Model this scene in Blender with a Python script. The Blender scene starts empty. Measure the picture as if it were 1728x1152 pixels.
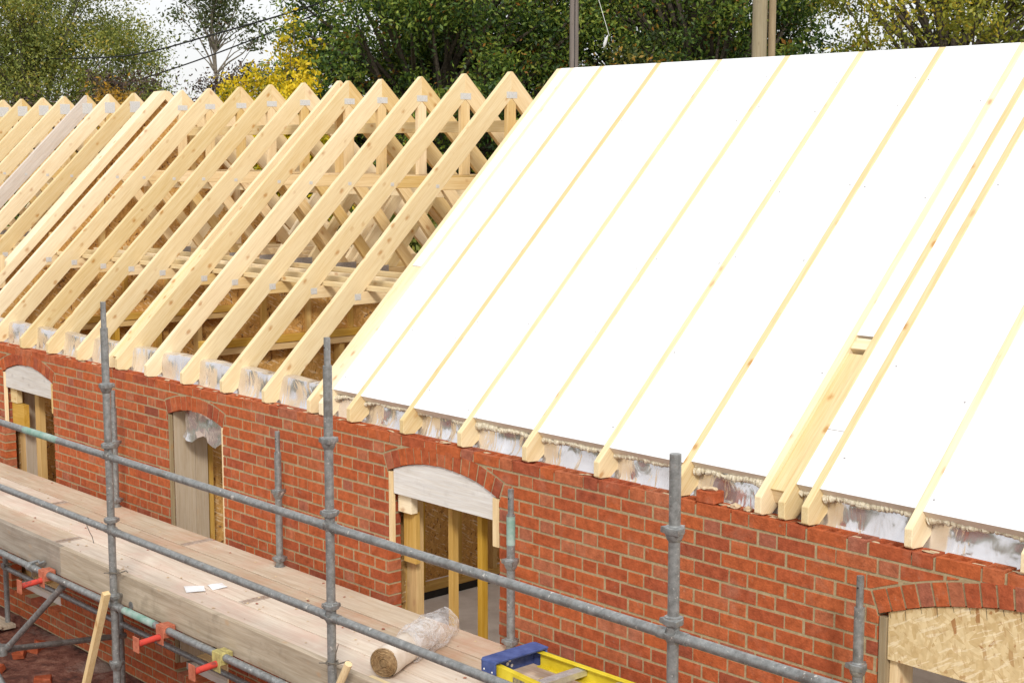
import bpy, bmesh, math, random
import numpy as np
from mathutils import Vector, Matrix
S = bpy.context.scene
COL = S.collection
# ------------------------------------------------------------------ camera
cam = bpy.data.objects.new('camera', bpy.data.cameras.new('camera'))
COL.objects.link(cam)
_h, _p = 0.737201, 0.1276121
F = Vector((-math.cos(_h)*math.cos(_p), math.sin(_h)*math.cos(_p), -math.sin(_p)))
R = Vector((math.sin(_h), math.cos(_h), 0))
U = R.cross(F)
cam.matrix_world = Matrix(((R.x, U.x, -F.x, 4.7838), (R.y, U.y, -F.y, -5.5701), (R.z, U.z, -F.z, 1.8153), (0, 0, 0, 1)))
cam.data.sensor_width = 36
cam.data.lens = 52.77
cam.data.clip_end = 2000
S.camera = cam
# ------------------------------------------------------------------ light
SUN_EL, SUN_AZ = math.radians(35), math.radians(127)     # azimuth from +Y towards +X
w = bpy.data.worlds.new('World'); S.world = w; w.use_nodes = True
nt = w.node_tree; nt.nodes.clear()
def N(t, ty, **k):
    n = t.nodes.new(ty)
    for a, v in k.items(): setattr(n, a, v)
    return n
out = N(nt, 'ShaderNodeOutputWorld'); bg = N(nt, 'ShaderNodeBackground'); sky = N(nt, 'ShaderNodeTexSky')
sky.sky_type = 'NISHITA'; sky.sun_disc = False; sky.sun_elevation = SUN_EL; sky.sun_rotation = SUN_AZ
sky.air_density = 1.0; sky.dust_density = 2.0
hs = N(nt, 'ShaderNodeHueSaturation'); hs.inputs['Saturation'].default_value = 0.35
tc = N(nt, 'ShaderNodeTexCoord'); nz = N(nt, 'ShaderNodeTexNoise'); nz.inputs['Scale'].default_value = 3.0; nz.inputs['Detail'].default_value = 5
mp = N(nt, 'ShaderNodeMapping'); mp.inputs['Scale'].default_value = (1, 1, 2.5)
cr = N(nt, 'ShaderNodeValToRGB')
cr.color_ramp.elements[0].position = .3; cr.color_ramp.elements[0].color = (.90, .91, .94, 1)
cr.color_ramp.elements[1].position = .7; cr.color_ramp.elements[1].color = (1, 1, 1, 1)
ml = N(nt, 'ShaderNodeVectorMath', operation='SCALE'); 
mx = N(nt, 'ShaderNodeMixRGB'); mx.inputs[0].default_value = .85
L = nt.links.new
sz = N(nt, 'ShaderNodeSeparateXYZ'); L(tc.outputs['Generated'], sz.inputs[0])
zr = N(nt, 'ShaderNodeMapRange'); zr.inputs['From Min'].default_value = 0; zr.inputs['From Max'].default_value = 1      # overcast sky: brightest overhead
zr.inputs['To Min'].default_value = 3.7; zr.inputs['To Max'].default_value = 5.0
L(sz.outputs[2], zr.inputs[0]); L(zr.outputs[0], ml.inputs['Scale'])
L(tc.outputs['Generated'], mp.inputs[0]); L(mp.outputs[0], nz.inputs['Vector']); L(nz.outputs['Fac'], cr.inputs[0]); L(cr.outputs[0], ml.inputs[0])
L(sky.outputs[0], hs.inputs['Color']); L(hs.outputs[0], mx.inputs[1]); L(ml.outputs[0], mx.inputs[2]); L(mx.outputs[0], bg.inputs[0]); L(bg.outputs[0], out.inputs[0])
bg.inputs[1].default_value = 0.15
sd = bpy.data.lights.new('sun', 'SUN'); sd.energy = 1.5; sd.angle = math.radians(10); sd.color = (1, .965, .9)
sun = bpy.data.objects.new('sun', sd); COL.objects.link(sun)
_d = Vector((math.sin(SUN_AZ)*math.cos(SUN_EL), math.cos(SUN_AZ)*math.cos(SUN_EL), math.sin(SUN_EL)))
sun.rotation_euler = _d.to_track_quat('Z', 'Y').to_euler(); sun.location = _d*30
S.view_settings.view_transform = 'Standard'; S.view_settings.look = 'None'; S.view_settings.gamma = 1
S.view_settings.exposure = 0.72
S.cycles.max_bounces = 6; S.cycles.transparent_max_bounces = 12
rnd = random.Random(7)
# ------------------------------------------------------------------ materials
def newmat(name):
    m = bpy.data.materials.new(name); m.use_nodes = True
    t = m.node_tree; b = t.nodes['Principled BSDF']
    return m, t, b
def ramp(t, pts, fac=None):
    c = N(t, 'ShaderNodeValToRGB'); e = c.color_ramp.elements
    while len(e) > 1: e.remove(e[-1])
    for i, (p, co) in enumerate(pts):
        x = e[0] if i == 0 else e.new(p)
        x.position = p; x.color = (*co, 1)
    if fac is not None: t.links.new(fac, c.inputs[0])
    return c
def noise(t, vec, scale, detail=4, rough=.55, dist=0):
    n = N(t, 'ShaderNodeTexNoise'); n.inputs['Scale'].default_value = scale; n.inputs['Detail'].default_value = detail
    n.inputs['Roughness'].default_value = rough; n.inputs['Distortion'].default_value = dist
    t.links.new(vec, n.inputs['Vector']); return n
def bump(t, b, h, strength=.3, dist=.01):
    n = N(t, 'ShaderNodeBump'); n.inputs['Strength'].default_value = strength; n.inputs['Distance'].default_value = dist
    t.links.new(h, n.inputs['Height']); t.links.new(n.outputs[0], b.inputs['Normal']); return n
def mixc(t, a, bcol, fac, mode='MIX'):
    m = N(t, 'ShaderNodeMixRGB', blend_type=mode)
    for i, v in ((0, fac), (1, a), (2, bcol)):
        if isinstance(v, (int, float)): m.inputs[i].default_value = v
        elif isinstance(v, tuple): m.inputs[i].default_value = (*v, 1)
        else: t.links.new(v, m.inputs[i])
    return m.outputs[0]
def objvec(t, jitter=True):
    tc = N(t, 'ShaderNodeTexCoord'); v = tc.outputs['Object']
    if jitter:
        oi = N(t, 'ShaderNodeObjectInfo'); m = N(t, 'ShaderNodeMath', operation='MULTIPLY'); m.inputs[1].default_value = 37
        t.links.new(oi.outputs['Random'], m.inputs[0])
        a = N(t, 'ShaderNodeVectorMath', operation='ADD'); t.links.new(v, a.inputs[0]); t.links.new(m.outputs[0], a.inputs[1]); v = a.outputs[0]
    return v
def wood(name, d, lo, hi, knot=.75, rough=.62, dirt=None, kcol=(.50, .26, .10), gs=1.0):
    """timber: d = grain direction in object space"""
    m, t, b = newmat(name); v = objvec(t)
    d = Vector(d).normalized(); a = Vector((1, 0, 0)) if abs(d.x) < .5 else Vector((0, 1, 0)); c = d.cross(a).normalized()
    cb = N(t, 'ShaderNodeCombineXYZ')
    for i, (ax, sc) in enumerate(((d, 1.0), (a, 1.0), (c, 1.0))):
        dp = N(t, 'ShaderNodeVectorMath', operation='DOT_PRODUCT'); dp.inputs[1].default_value = ax*sc
        t.links.new(v, dp.inputs[0]); t.links.new(dp.outputs['Value'], cb.inputs[i])
    mp = N(t, 'ShaderNodeMapping'); mp.inputs['Scale'].default_value = (1.3*gs, 17*gs, 17*gs); t.links.new(cb.outputs[0], mp.inputs[0])
    n1 = noise(t, mp.outputs[0], 1.6, 6, .6, .6)
    mp2 = N(t, 'ShaderNodeMapping'); mp2.inputs['Scale'].default_value = (6*gs, 150*gs, 150*gs); t.links.new(cb.outputs[0], mp2.inputs[0])
    n2 = noise(t, mp2.outputs[0], 1, 2)
    col = ramp(t, [(.3, lo), (.7, hi)], n1.outputs['Fac']).outputs[0]
    g = ramp(t, [(.35, (.86, .80, .72)), (.6, (1, 1, 1))], n2.outputs['Fac']).outputs[0]
    col = mixc(t, col, g, .6, 'MULTIPLY')
    # knots
    mp3 = N(t, 'ShaderNodeMapping'); mp3.inputs['Scale'].default_value = (9, 15, 15)
    kn = noise(t, cb.outputs[0], 30, 3); km = N(t, 'ShaderNodeVectorMath', operation='MULTIPLY_ADD'); km.inputs[1].default_value = (.02, .02, .02)
    t.links.new(kn.outputs['Color'], km.inputs[0]); t.links.new(cb.outputs[0], km.inputs[2]); t.links.new(km.outputs[0], mp3.inputs[0])
    vo = N(t, 'ShaderNodeTexVoronoi'); vo.inputs['Scale'].default_value = 1.0; t.links.new(mp3.outputs[0], vo.inputs['Vector'])
    kr = ramp(t, [(.13, (1, 1, 1)), (.19, (.5, .5, .5)), (.32, (0, 0, 0))], vo.outputs['Distance']).outputs[0]
    sx = N(t, 'ShaderNodeSeparateColor'); t.links.new(vo.outputs['Color'], sx.inputs[0])
    th = ramp(t, [(.74, (0, 0, 0)), (.78, (1, 1, 1))], sx.outputs[0]).outputs[0]
    kf = mixc(t, kr, th, 1, 'MULTIPLY'); kf = mixc(t, (0, 0, 0), kf, knot)
    col = mixc(t, col, kcol, kf)
    if dirt:
        nd = noise(t, v, 2.2, 8, .7)
        f = ramp(t, [(dirt[1], (0, 0, 0)), (dirt[1]+.22, (1, 1, 1))], nd.outputs['Fac']).outputs[0]
        col = mixc(t, col, dirt[0], mixc(t, (0, 0, 0), f, dirt[2]))
    oi = N(t, 'ShaderNodeObjectInfo')
    hv = N(t, 'ShaderNodeHueSaturation'); t.links.new(col, hv.inputs['Color'])
    mr = N(t, 'ShaderNodeMapRange'); mr.inputs['To Min'].default_value = .84; mr.inputs['To Max'].default_value = 1.08
    t.links.new(oi.outputs['Random'], mr.inputs[0]); t.links.new(mr.outputs[0], hv.inputs['Value'])
    mr2 = N(t, 'ShaderNodeMapRange'); mr2.inputs['To Min'].default_value = 1.2; mr2.inputs['To Max'].default_value = .82
    t.links.new(oi.outputs['Random'], mr2.inputs[0]); t.links.new(mr2.outputs[0], hv.inputs['Saturation'])
    t.links.new(hv.outputs[0], b.inputs['Base Color']); b.inputs['Roughness'].default_value = rough
    b.inputs['Specular IOR Level'].default_value = .25
    bump(t, b, n2.outputs['Fac'], .25, .002)
    return m
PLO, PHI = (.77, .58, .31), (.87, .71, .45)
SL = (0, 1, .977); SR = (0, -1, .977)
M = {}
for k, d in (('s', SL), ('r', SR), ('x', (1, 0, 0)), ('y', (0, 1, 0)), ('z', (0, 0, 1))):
    M['pine_'+k] = wood('pine_'+k, d, *(((.81, .64, .38), (.89, .75, .50)) if k in 'sx' else ((.74, .53, .26), (.85, .66, .38))))  # near-slope and lengthwise pine paler; the rest warmer, inner shade put into the colour
    M['stud_'+k] = wood('stud_'+k, d, (.54, .33, .10), (.70, .47, .18), .6)
M['pine_grey'] = wood('weathered_pine', SL, (.55, .47, .40), (.68, .60, .53), .4)
M['deck'] = wood('deck_board', (1, 0, 0), (.56, .45, .34), (.74, .64, .52), .15, .8, ((.60, .36, .26), .46, .6))
M['toe'] = wood('toe_board', (1, 0, 0), (.34, .27, .19), (.55, .46, .35), .35, .85, ((.12, .09, .06), .52, .8))
M['toe_dark'] = wood('toe_board_dark', (1, 0, 0), (.27, .22, .17), (.42, .36, .29), .2, .85, ((.12, .10, .08), .5, .5))
M['reveal'] = wood('reveal_board', (0, 0, 1), (.48, .40, .31), (.58, .50, .40), .12, .8, ((.36, .29, .21), .5, .4))
M['former'] = wood('former_board', (1, 0, 0), (.62, .59, .56), (.80, .78, .75), .25, .7, ((.36, .31, .28), .57, .6), (.22, .19, .17))
M['grey_timber'] = wood('grey_timber', (0, 0, 1), (.30, .24, .16), (.42, .34, .23), .3, .8)
M['pole_wood'] = wood('pole_wood', (0, 0, 1), (.26, .22, .145), (.40, .35, .24), .3, .8, None, (.1, .07, .045), .5)

def m_brick():
    m, t, b = newmat('red_brick'); v = objvec(t, False)
    at = N(t, 'ShaderNodeAttribute'); at.attribute_name = 'tint'
    c = ramp(t, [(0, (.27, .078, .045)), (.18, (.35, .088, .042)), (.4, (.41, .102, .040)), (.62, (.465, .120, .040)), (.84, (.43, .15, .075)), (1, (.36, .125, .075))], at.outputs['Fac']).outputs[0]
    n1 = noise(t, v, 22, 6, .65); n2 = noise(t, v, 90, 3, .6); n3 = noise(t, v, 6, 4)
    c = mixc(t, c, ramp(t, [(.3, (.58, .52, .50)), (.65, (1.2, 1.15, 1.15))], n1.outputs['Fac']).outputs[0], .85, 'MULTIPLY')
    c = mixc(t, c, (.50, .24, .16), mixc(t, (0, 0, 0), ramp(t, [(.55, (0, 0, 0)), (.75, (1, 1, 1))], n3.outputs['Fac']).outputs[0], .35))
    n4 = noise(t, v, 14, 5, .7); c = mixc(t, c, (.46, .34, .24), mixc(t, (0, 0, 0), ramp(t, [(.62, (0, 0, 0)), (.72, (1, 1, 1))], n4.outputs['Fac']).outputs[0], .35))
    pit = ramp(t, [(.66, (1, 1, 1)), (.72, (.35, .3, .3))], n2.outputs['Fac']).outputs[0]
    c = mixc(t, c, pit, .5, 'MULTIPLY')
    t.links.new(c, b.inputs['Base Color']); b.inputs['Roughness'].default_value = .9; b.inputs['Specular IOR Level'].default_value = .15
    ad = N(t, 'ShaderNodeMath', operation='ADD'); t.links.new(n1.outputs['Fac'], ad.inputs[0]); t.links.new(n2.outputs['Fac'], ad.inputs[1])
    bump(t, b, ad.outputs[0], .7, .005); return m
M['brick'] = m_brick()
def simple(name, c1, c2, scale, rough=.8, bs=.3, bd=.004, metal=0, detail=6, spec=.3, jit=True, p0=.35, p1=.65):
    m, t, b = newmat(name); v = objvec(t, jit); n = noise(t, v, scale, detail, .6)
    c = ramp(t, [(p0, c1), (p1, c2)], n.outputs['Fac']).outputs[0]
    t.links.new(c, b.inputs['Base Color']); b.inputs['Roughness'].default_value = rough; b.inputs['Metallic'].default_value = metal
    b.inputs['Specular IOR Level'].default_value = spec
    if bs: bump(t, b, n.outputs['Fac'], bs, bd)
    return m
M['mortar'] = simple('sand_mortar', (.33, .25, .14), (.45, .355, .21), 45, .95, .6, .004, jit=False)
M['mortar_pale'] = simple('mortar_lump', (.50, .36, .22), (.68, .54, .36), 60, .95, .6, .004)
M['foam'] = simple('expanding_foam', (.50, .43, .29), (.80, .74, .60), 90, .8, .8, .006)
M['white'] = simple('white_board', (.80, .81, .82), (.86, .87, .88), 3, .7, .05, .002, spec=.2)
M['board_edge'] = simple('board_edge', (.74, .66, .55), (.82, .75, .65), 12, .8, .2)
M['plate'] = simple('nail_plate', (.60, .59, .57), (.74, .73, .71), 90, .55, .4, .002, .25)
M['plate_dark'] = simple('splice_plate', (.34, .32, .31), (.46, .43, .42), 60, .5, .3, .002, .4)
M['concrete'] = simple('concrete_floor', (.55, .48, .42), (.72, .65, .58), 3.5, .9, .3, .01)
M['paper'] = simple('white_paper', (.82, .82, .82), (.88, .88, .88), 5, .6, 0)
M['red'] = simple('red_paint', (.22, .05, .04), (.58, .06, .04), 22, .6, .4, p0=.38, p1=.5, detail=9)
M['red_rust'] = simple('rusty_red', (.36, .10, .05), (.52, .17, .10), 40, .8, .4)
M['yellow'] = simple('yellow_grp', (.66, .50, .02), (.84, .68, .05), 8, .5, .15, detail=9)
M['brick_dust'] = simple('brick_crumb', (.26, .08, .05), (.40, .16, .10), 40, .9, 0)
M['band'] = simple('rusty_band', (.30, .20, .14), (.50, .42, .36), 40, .6, .2)
M['mustard'] = simple('mustard_paint', (.30, .25, .10), (.52, .44, .16), 30, .7, .2)
M['sticker'] = simple('label_sticker', (.10, .10, .12), (.45, .36, .16), 60, .6, 0)
M['blue'] = simple('blue_plastic', (.035, .06, .20), (.09, .13, .34), 14, .6, .25, detail=9)
M['alu'] = simple('aluminium', (.60, .60, .60), (.75, .75, .75), 30, .38, .1, .002, .7)
M['dark'] = simple('dark_hole', (.02, .02, .02), (.04, .035, .03), 5, .9, 0)
M['green'] = simple('green_paint', (.16, .30, .24), (.36, .44, .40), 12, .55, 0)
M['wire'] = simple('black_cable', (.015, .015, .018), (.03, .03, .03), 5, .6, 0)
M['tie'] = simple('wire_tie', (.16, .14, .12), (.30, .27, .22), 50, .5, .2, .002, .5)
M['felt'] = simple('felt_roll_end', (.26, .16, .08), (.50, .34, .18), 60, .9, .8, .006)
M['wrap'] = simple('roll_wrap', (.62, .53, .43), (.76, .69, .60), 9, .4, .5, .01, spec=.5)
def m_galv():
    m, t, b = newmat('galvanised_steel'); v = objvec(t)
    n1 = noise(t, v, 30, 8, .7); n2 = noise(t, v, 70, 3); n3 = noise(t, v, 5, 6, .7)
    c = ramp(t, [(.3, (.15, .152, .148)), (.5, (.25, .255, .25)), (.7, (.36, .365, .36))], n1.outputs['Fac']).outputs[0]
    c = mixc(t, c, (.62, .60, .56), mixc(t, (0, 0, 0), ramp(t, [(.66, (0, 0, 0)), (.7, (1, 1, 1))], n2.outputs['Fac']).outputs[0], .8))
    c = mixc(t, c, (.12, .10, .085), mixc(t, (0, 0, 0), ramp(t, [(.56, (0, 0, 0)), (.7, (1, 1, 1))], n3.outputs['Fac']).outputs[0], .65))
    n5 = noise(t, v, 13, 7, .75); c = mixc(t, c, (.24, .12, .06), mixc(t, (0, 0, 0), ramp(t, [(.60, (0, 0, 0)), (.70, (1, 1, 1))], n5.outputs['Fac']).outputs[0], .6))
    n6 = noise(t, v, 19, 4, .6); c = mixc(t, c, (.60, .57, .52), mixc(t, (0, 0, 0), ramp(t, [(.67, (0, 0, 0)), (.70, (1, 1, 1))], n6.outputs['Fac']).outputs[0], .9))
    t.links.new(c, b.inputs['Base Color']); b.inputs['Metallic'].default_value = .4; b.inputs['Roughness'].default_value = .42
    bump(t, b, n1.outputs['Fac'], .15, .001); return m
M['galv'] = m_galv()
def m_osb(name, a, bcol, c3, dirs):
    m, t, b = newmat(name); v = objvec(t)
    cols = []
    for i, (rot, sc) in enumerate(dirs):
        mp = N(t, 'ShaderNodeMapping', vector_type='TEXTURE'); mp.inputs['Rotation'].default_value = rot; mp.inputs['Scale'].default_value = tuple(1/k_ for k_ in sc)
        t.links.new(v, mp.inputs[0])
        vo = N(t, 'ShaderNodeTexVoronoi'); vo.inputs['Scale'].default_value = 1; t.links.new(mp.outputs[0], vo.inputs['Vector'])
        s = N(t, 'ShaderNodeSeparateColor'); t.links.new(vo.outputs['Color'], s.inputs[0]); cols.append(s)
    ma = N(t, 'ShaderNodeMath', operation='GREATER_THAN'); ma.inputs[1].default_value = .5; t.links.new(cols[0].outputs[1], ma.inputs[0])
    f = mixc(t, cols[0].outputs[0], cols[1].outputs[0], ma.outputs[0])
    mb_ = N(t, 'ShaderNodeMath', operation='GREATER_THAN'); mb_.inputs[1].default_value = .62; t.links.new(cols[2].outputs[1], mb_.inputs[0])
    f = mixc(t, f, cols[2].outputs[0], mb_.outputs[0])
    col = ramp(t, [(0, c3), (.025, c3), (.05, a), (.55, tuple((x+y)/2 for x, y in zip(a, bcol))), (1, bcol)], f).outputs[0]
    for ang, sc_, colr, lo_ in ((.6, (12, 12, 80), (.34, .17, .06), .68), (-.5, (11, 12, 75), (.92, .80, .58), .60), (1.3, (14, 12, 85), (.50, .30, .13), .64)):
        mq = N(t, 'ShaderNodeMapping', vector_type='TEXTURE'); sc_ = tuple(1/k_ for k_ in sc_); mq.inputs['Scale'].default_value = sc_ if dirs[0][0][1] else (sc_[1], sc_[0], sc_[2]); mq.inputs['Rotation'].default_value = (0, ang, 0) if dirs[0][0][1] else (ang, 0, 0)
        t.links.new(v, mq.inputs[0]); nq = noise(t, mq.outputs[0], 1, 2, .5, .3)
        col = mixc(t, col, colr, mixc(t, (0, 0, 0), ramp(t, [(lo_, (0, 0, 0)), (lo_+.03, (1, 1, 1))], nq.outputs['Fac']).outputs[0], .5))
    n = noise(t, v, 30, 4); col = mixc(t, col, ramp(t, [(.35, (.8, .77, .72)), (.6, (1, 1, 1))], n.outputs['Fac']).outputs[0], .6, 'MULTIPLY')
    t.links.new(col, b.inputs['Base Color']); b.inputs['Roughness'].default_value = .6; b.inputs['Specular IOR Level'].default_value = .3
    bump(t, b, f, .25, .002); return m
dxz = [((0, .45, 0), (17, 15, 52)), ((0, -.8, 0), (15, 15, 48)), ((0, 1.45, 0), (19, 15, 55))]
dyz = [((.5, 0, 0), (20, 18, 70)), ((-.9, 0, 0), (18, 16, 75)), ((1.5, 0, 0), (24, 22, 75))]
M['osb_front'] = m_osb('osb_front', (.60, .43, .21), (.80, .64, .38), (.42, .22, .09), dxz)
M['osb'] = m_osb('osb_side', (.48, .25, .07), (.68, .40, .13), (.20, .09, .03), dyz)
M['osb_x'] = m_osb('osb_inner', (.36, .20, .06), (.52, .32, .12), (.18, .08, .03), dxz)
def m_foil():
    m, t, b = newmat('foil_membrane'); v = objvec(t, False)
    mp = N(t, 'ShaderNodeMapping'); mp.inputs['Scale'].default_value = (6, 5, 2.2); mp.inputs['Rotation'].default_value = (0, .35, 0); t.links.new(v, mp.inputs[0])
    n = noise(t, mp.outputs[0], 1.2, 3, .5, 1.2)
    n2 = noise(t, v, 5, 3)
    c = ramp(t, [(.3, (.66, .62, .61)), (.7, (.86, .85, .87))], n2.outputs['Fac']).outputs[0]
    t.links.new(c, b.inputs['Base Color']); b.inputs['Metallic'].default_value = .78; b.inputs['Roughness'].default_value = .2
    bump(t, b, n.outputs['Fac'], .7, .03); return m
M['foil'] = m_foil()
def m_film():
    m, t, b = newmat('clear_film'); v = objvec(t)
    n = noise(t, v, 14, 5, .6, 2)
    b.inputs['Base Color'].default_value = (.85, .85, .87, 1); b.inputs['Roughness'].default_value = .2
    c = ramp(t, [(.35, (.12, .12, .12)), (.65, (.6, .6, .6))], n.outputs['Fac']).outputs[0]
    t.links.new(c, b.inputs['Alpha']); bump(t, b, n.outputs['Fac'], .8, .02); return m
M['film'] = m_film()
def m_leaf(name, pts, tr=.35):
    m, t, b = newmat(name)
    at = N(t, 'ShaderNodeAttribute'); at.attribute_name = 'tint'
    c = ramp(t, pts, at.outputs['Fac']).outputs[0]
    t.links.new(c, b.inputs['Base Color']); b.inputs['Roughness'].default_value = .5; b.inputs['Specular IOR Level'].default_value = .35
    tl = N(t, 'ShaderNodeBsdfTranslucent'); t.links.new(c, tl.inputs[0])
    mx = N(t, 'ShaderNodeMixShader'); mx.inputs[0].default_value = tr
    o = t.nodes['Material Output']; t.links.new(b.outputs[0], mx.inputs[1]); t.links.new(tl.outputs[0], mx.inputs[2]); t.links.new(mx.outputs[0], o.inputs[0])
    return m
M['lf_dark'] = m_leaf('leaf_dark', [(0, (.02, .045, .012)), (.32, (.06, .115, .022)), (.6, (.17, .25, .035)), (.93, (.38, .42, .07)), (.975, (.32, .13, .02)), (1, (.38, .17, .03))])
M['lf_olive'] = m_leaf('leaf_olive', [(0, (.09, .12, .025)), (.5, (.24, .27, .055)), (.85, (.38, .37, .07)), (1, (.50, .36, .06))], .35)
M['lf_birch'] = m_leaf('leaf_birch', [(0, (.05, .065, .025)), (.6, (.10, .13, .04)), (.9, (.15, .15, .05)), (1, (.16, .09, .04))], .35)
M['lf_yellow'] = m_leaf('leaf_yellow', [(0, (.08, .11, .015)), (.25, (.34, .32, .02)), (.5, (.74, .56, .015)), (1, (.85, .62, .03))], .35)
M['lf_orange'] = m_leaf('leaf_orange', [(0, (.14, .10, .02)), (.5, (.40, .22, .02)), (1, (.62, .34, .03))], .35)
M['lf_brown'] = m_leaf('leaf_brown', [(0, (.035, .022, .016)), (.5, (.085, .05, .034)), (.85, (.13, .08, .045)), (1, (.12, .14, .03))], .1)
M['lf_rust'] = m_leaf('leaf_rust', [(0, (.03, .05, .015)), (.45, (.08, .11, .025)), (.75, (.22, .19, .03)), (1, (.48, .22, .03))], .3)
M['lf_lime'] = m_leaf('leaf_lime', [(0, (.10, .13, .02)), (.5, (.27, .29, .035)), (.8, (.46, .42, .05)), (1, (.70, .50, .05))], .35)
M['pole_dark'] = wood('pole_dark', (0, 0, 1), (.14, .115, .10), (.24, .20, .175), .3, .85, None, (.07, .05, .04), .5)
M['bark'] = simple('bark', (.05, .04, .03), (.13, .105, .08), 18, .95, .8, .02)
M['bark_pale'] = simple('bark_pale', (.14, .12, .09), (.28, .24, .19), 18, .9, .6, .02)
def m_ground():
    m, t, b = newmat('soil'); v = objvec(t, False)
    n1 = noise(t, v, 1.3, 10, .65); n2 = noise(t, v, 9, 8, .7); n3 = noise(t, v, .7, 6)
    c = ramp(t, [(.3, (.07, .028, .02)), (.48, (.20, .065, .04)), (.68, (.38, .18, .12))], n2.outputs['Fac']).outputs[0]
    c = mixc(t, c, (.44, .35, .29), mixc(t, (0, 0, 0), ramp(t, [(.54, (0, 0, 0)), (.66, (1, 1, 1))], n1.outputs['Fac']).outputs[0], .8))
    gr = ramp(t, [(.3, (.05, .075, .02)), (.7, (.12, .13, .04))], n2.outputs['Fac']).outputs[0]
    sp = N(t, 'ShaderNodeVectorMath', operation='LENGTH'); t.links.new(v, sp.inputs[0])
    mr = N(t, 'ShaderNodeMapRange'); mr.inputs['From Min'].default_value = 15; mr.inputs['From Max'].default_value = 19; t.links.new(sp.outputs['Value'], mr.inputs[0])
    c = mixc(t, c, gr, mr.outputs[0])
    t.links.new(c, b.inputs['Base Color']); b.inputs['Roughness'].default_value = .95
    bump(t, b, n2.outputs['Fac'], 1, .09); return m
M['ground'] = m_ground()
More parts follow.
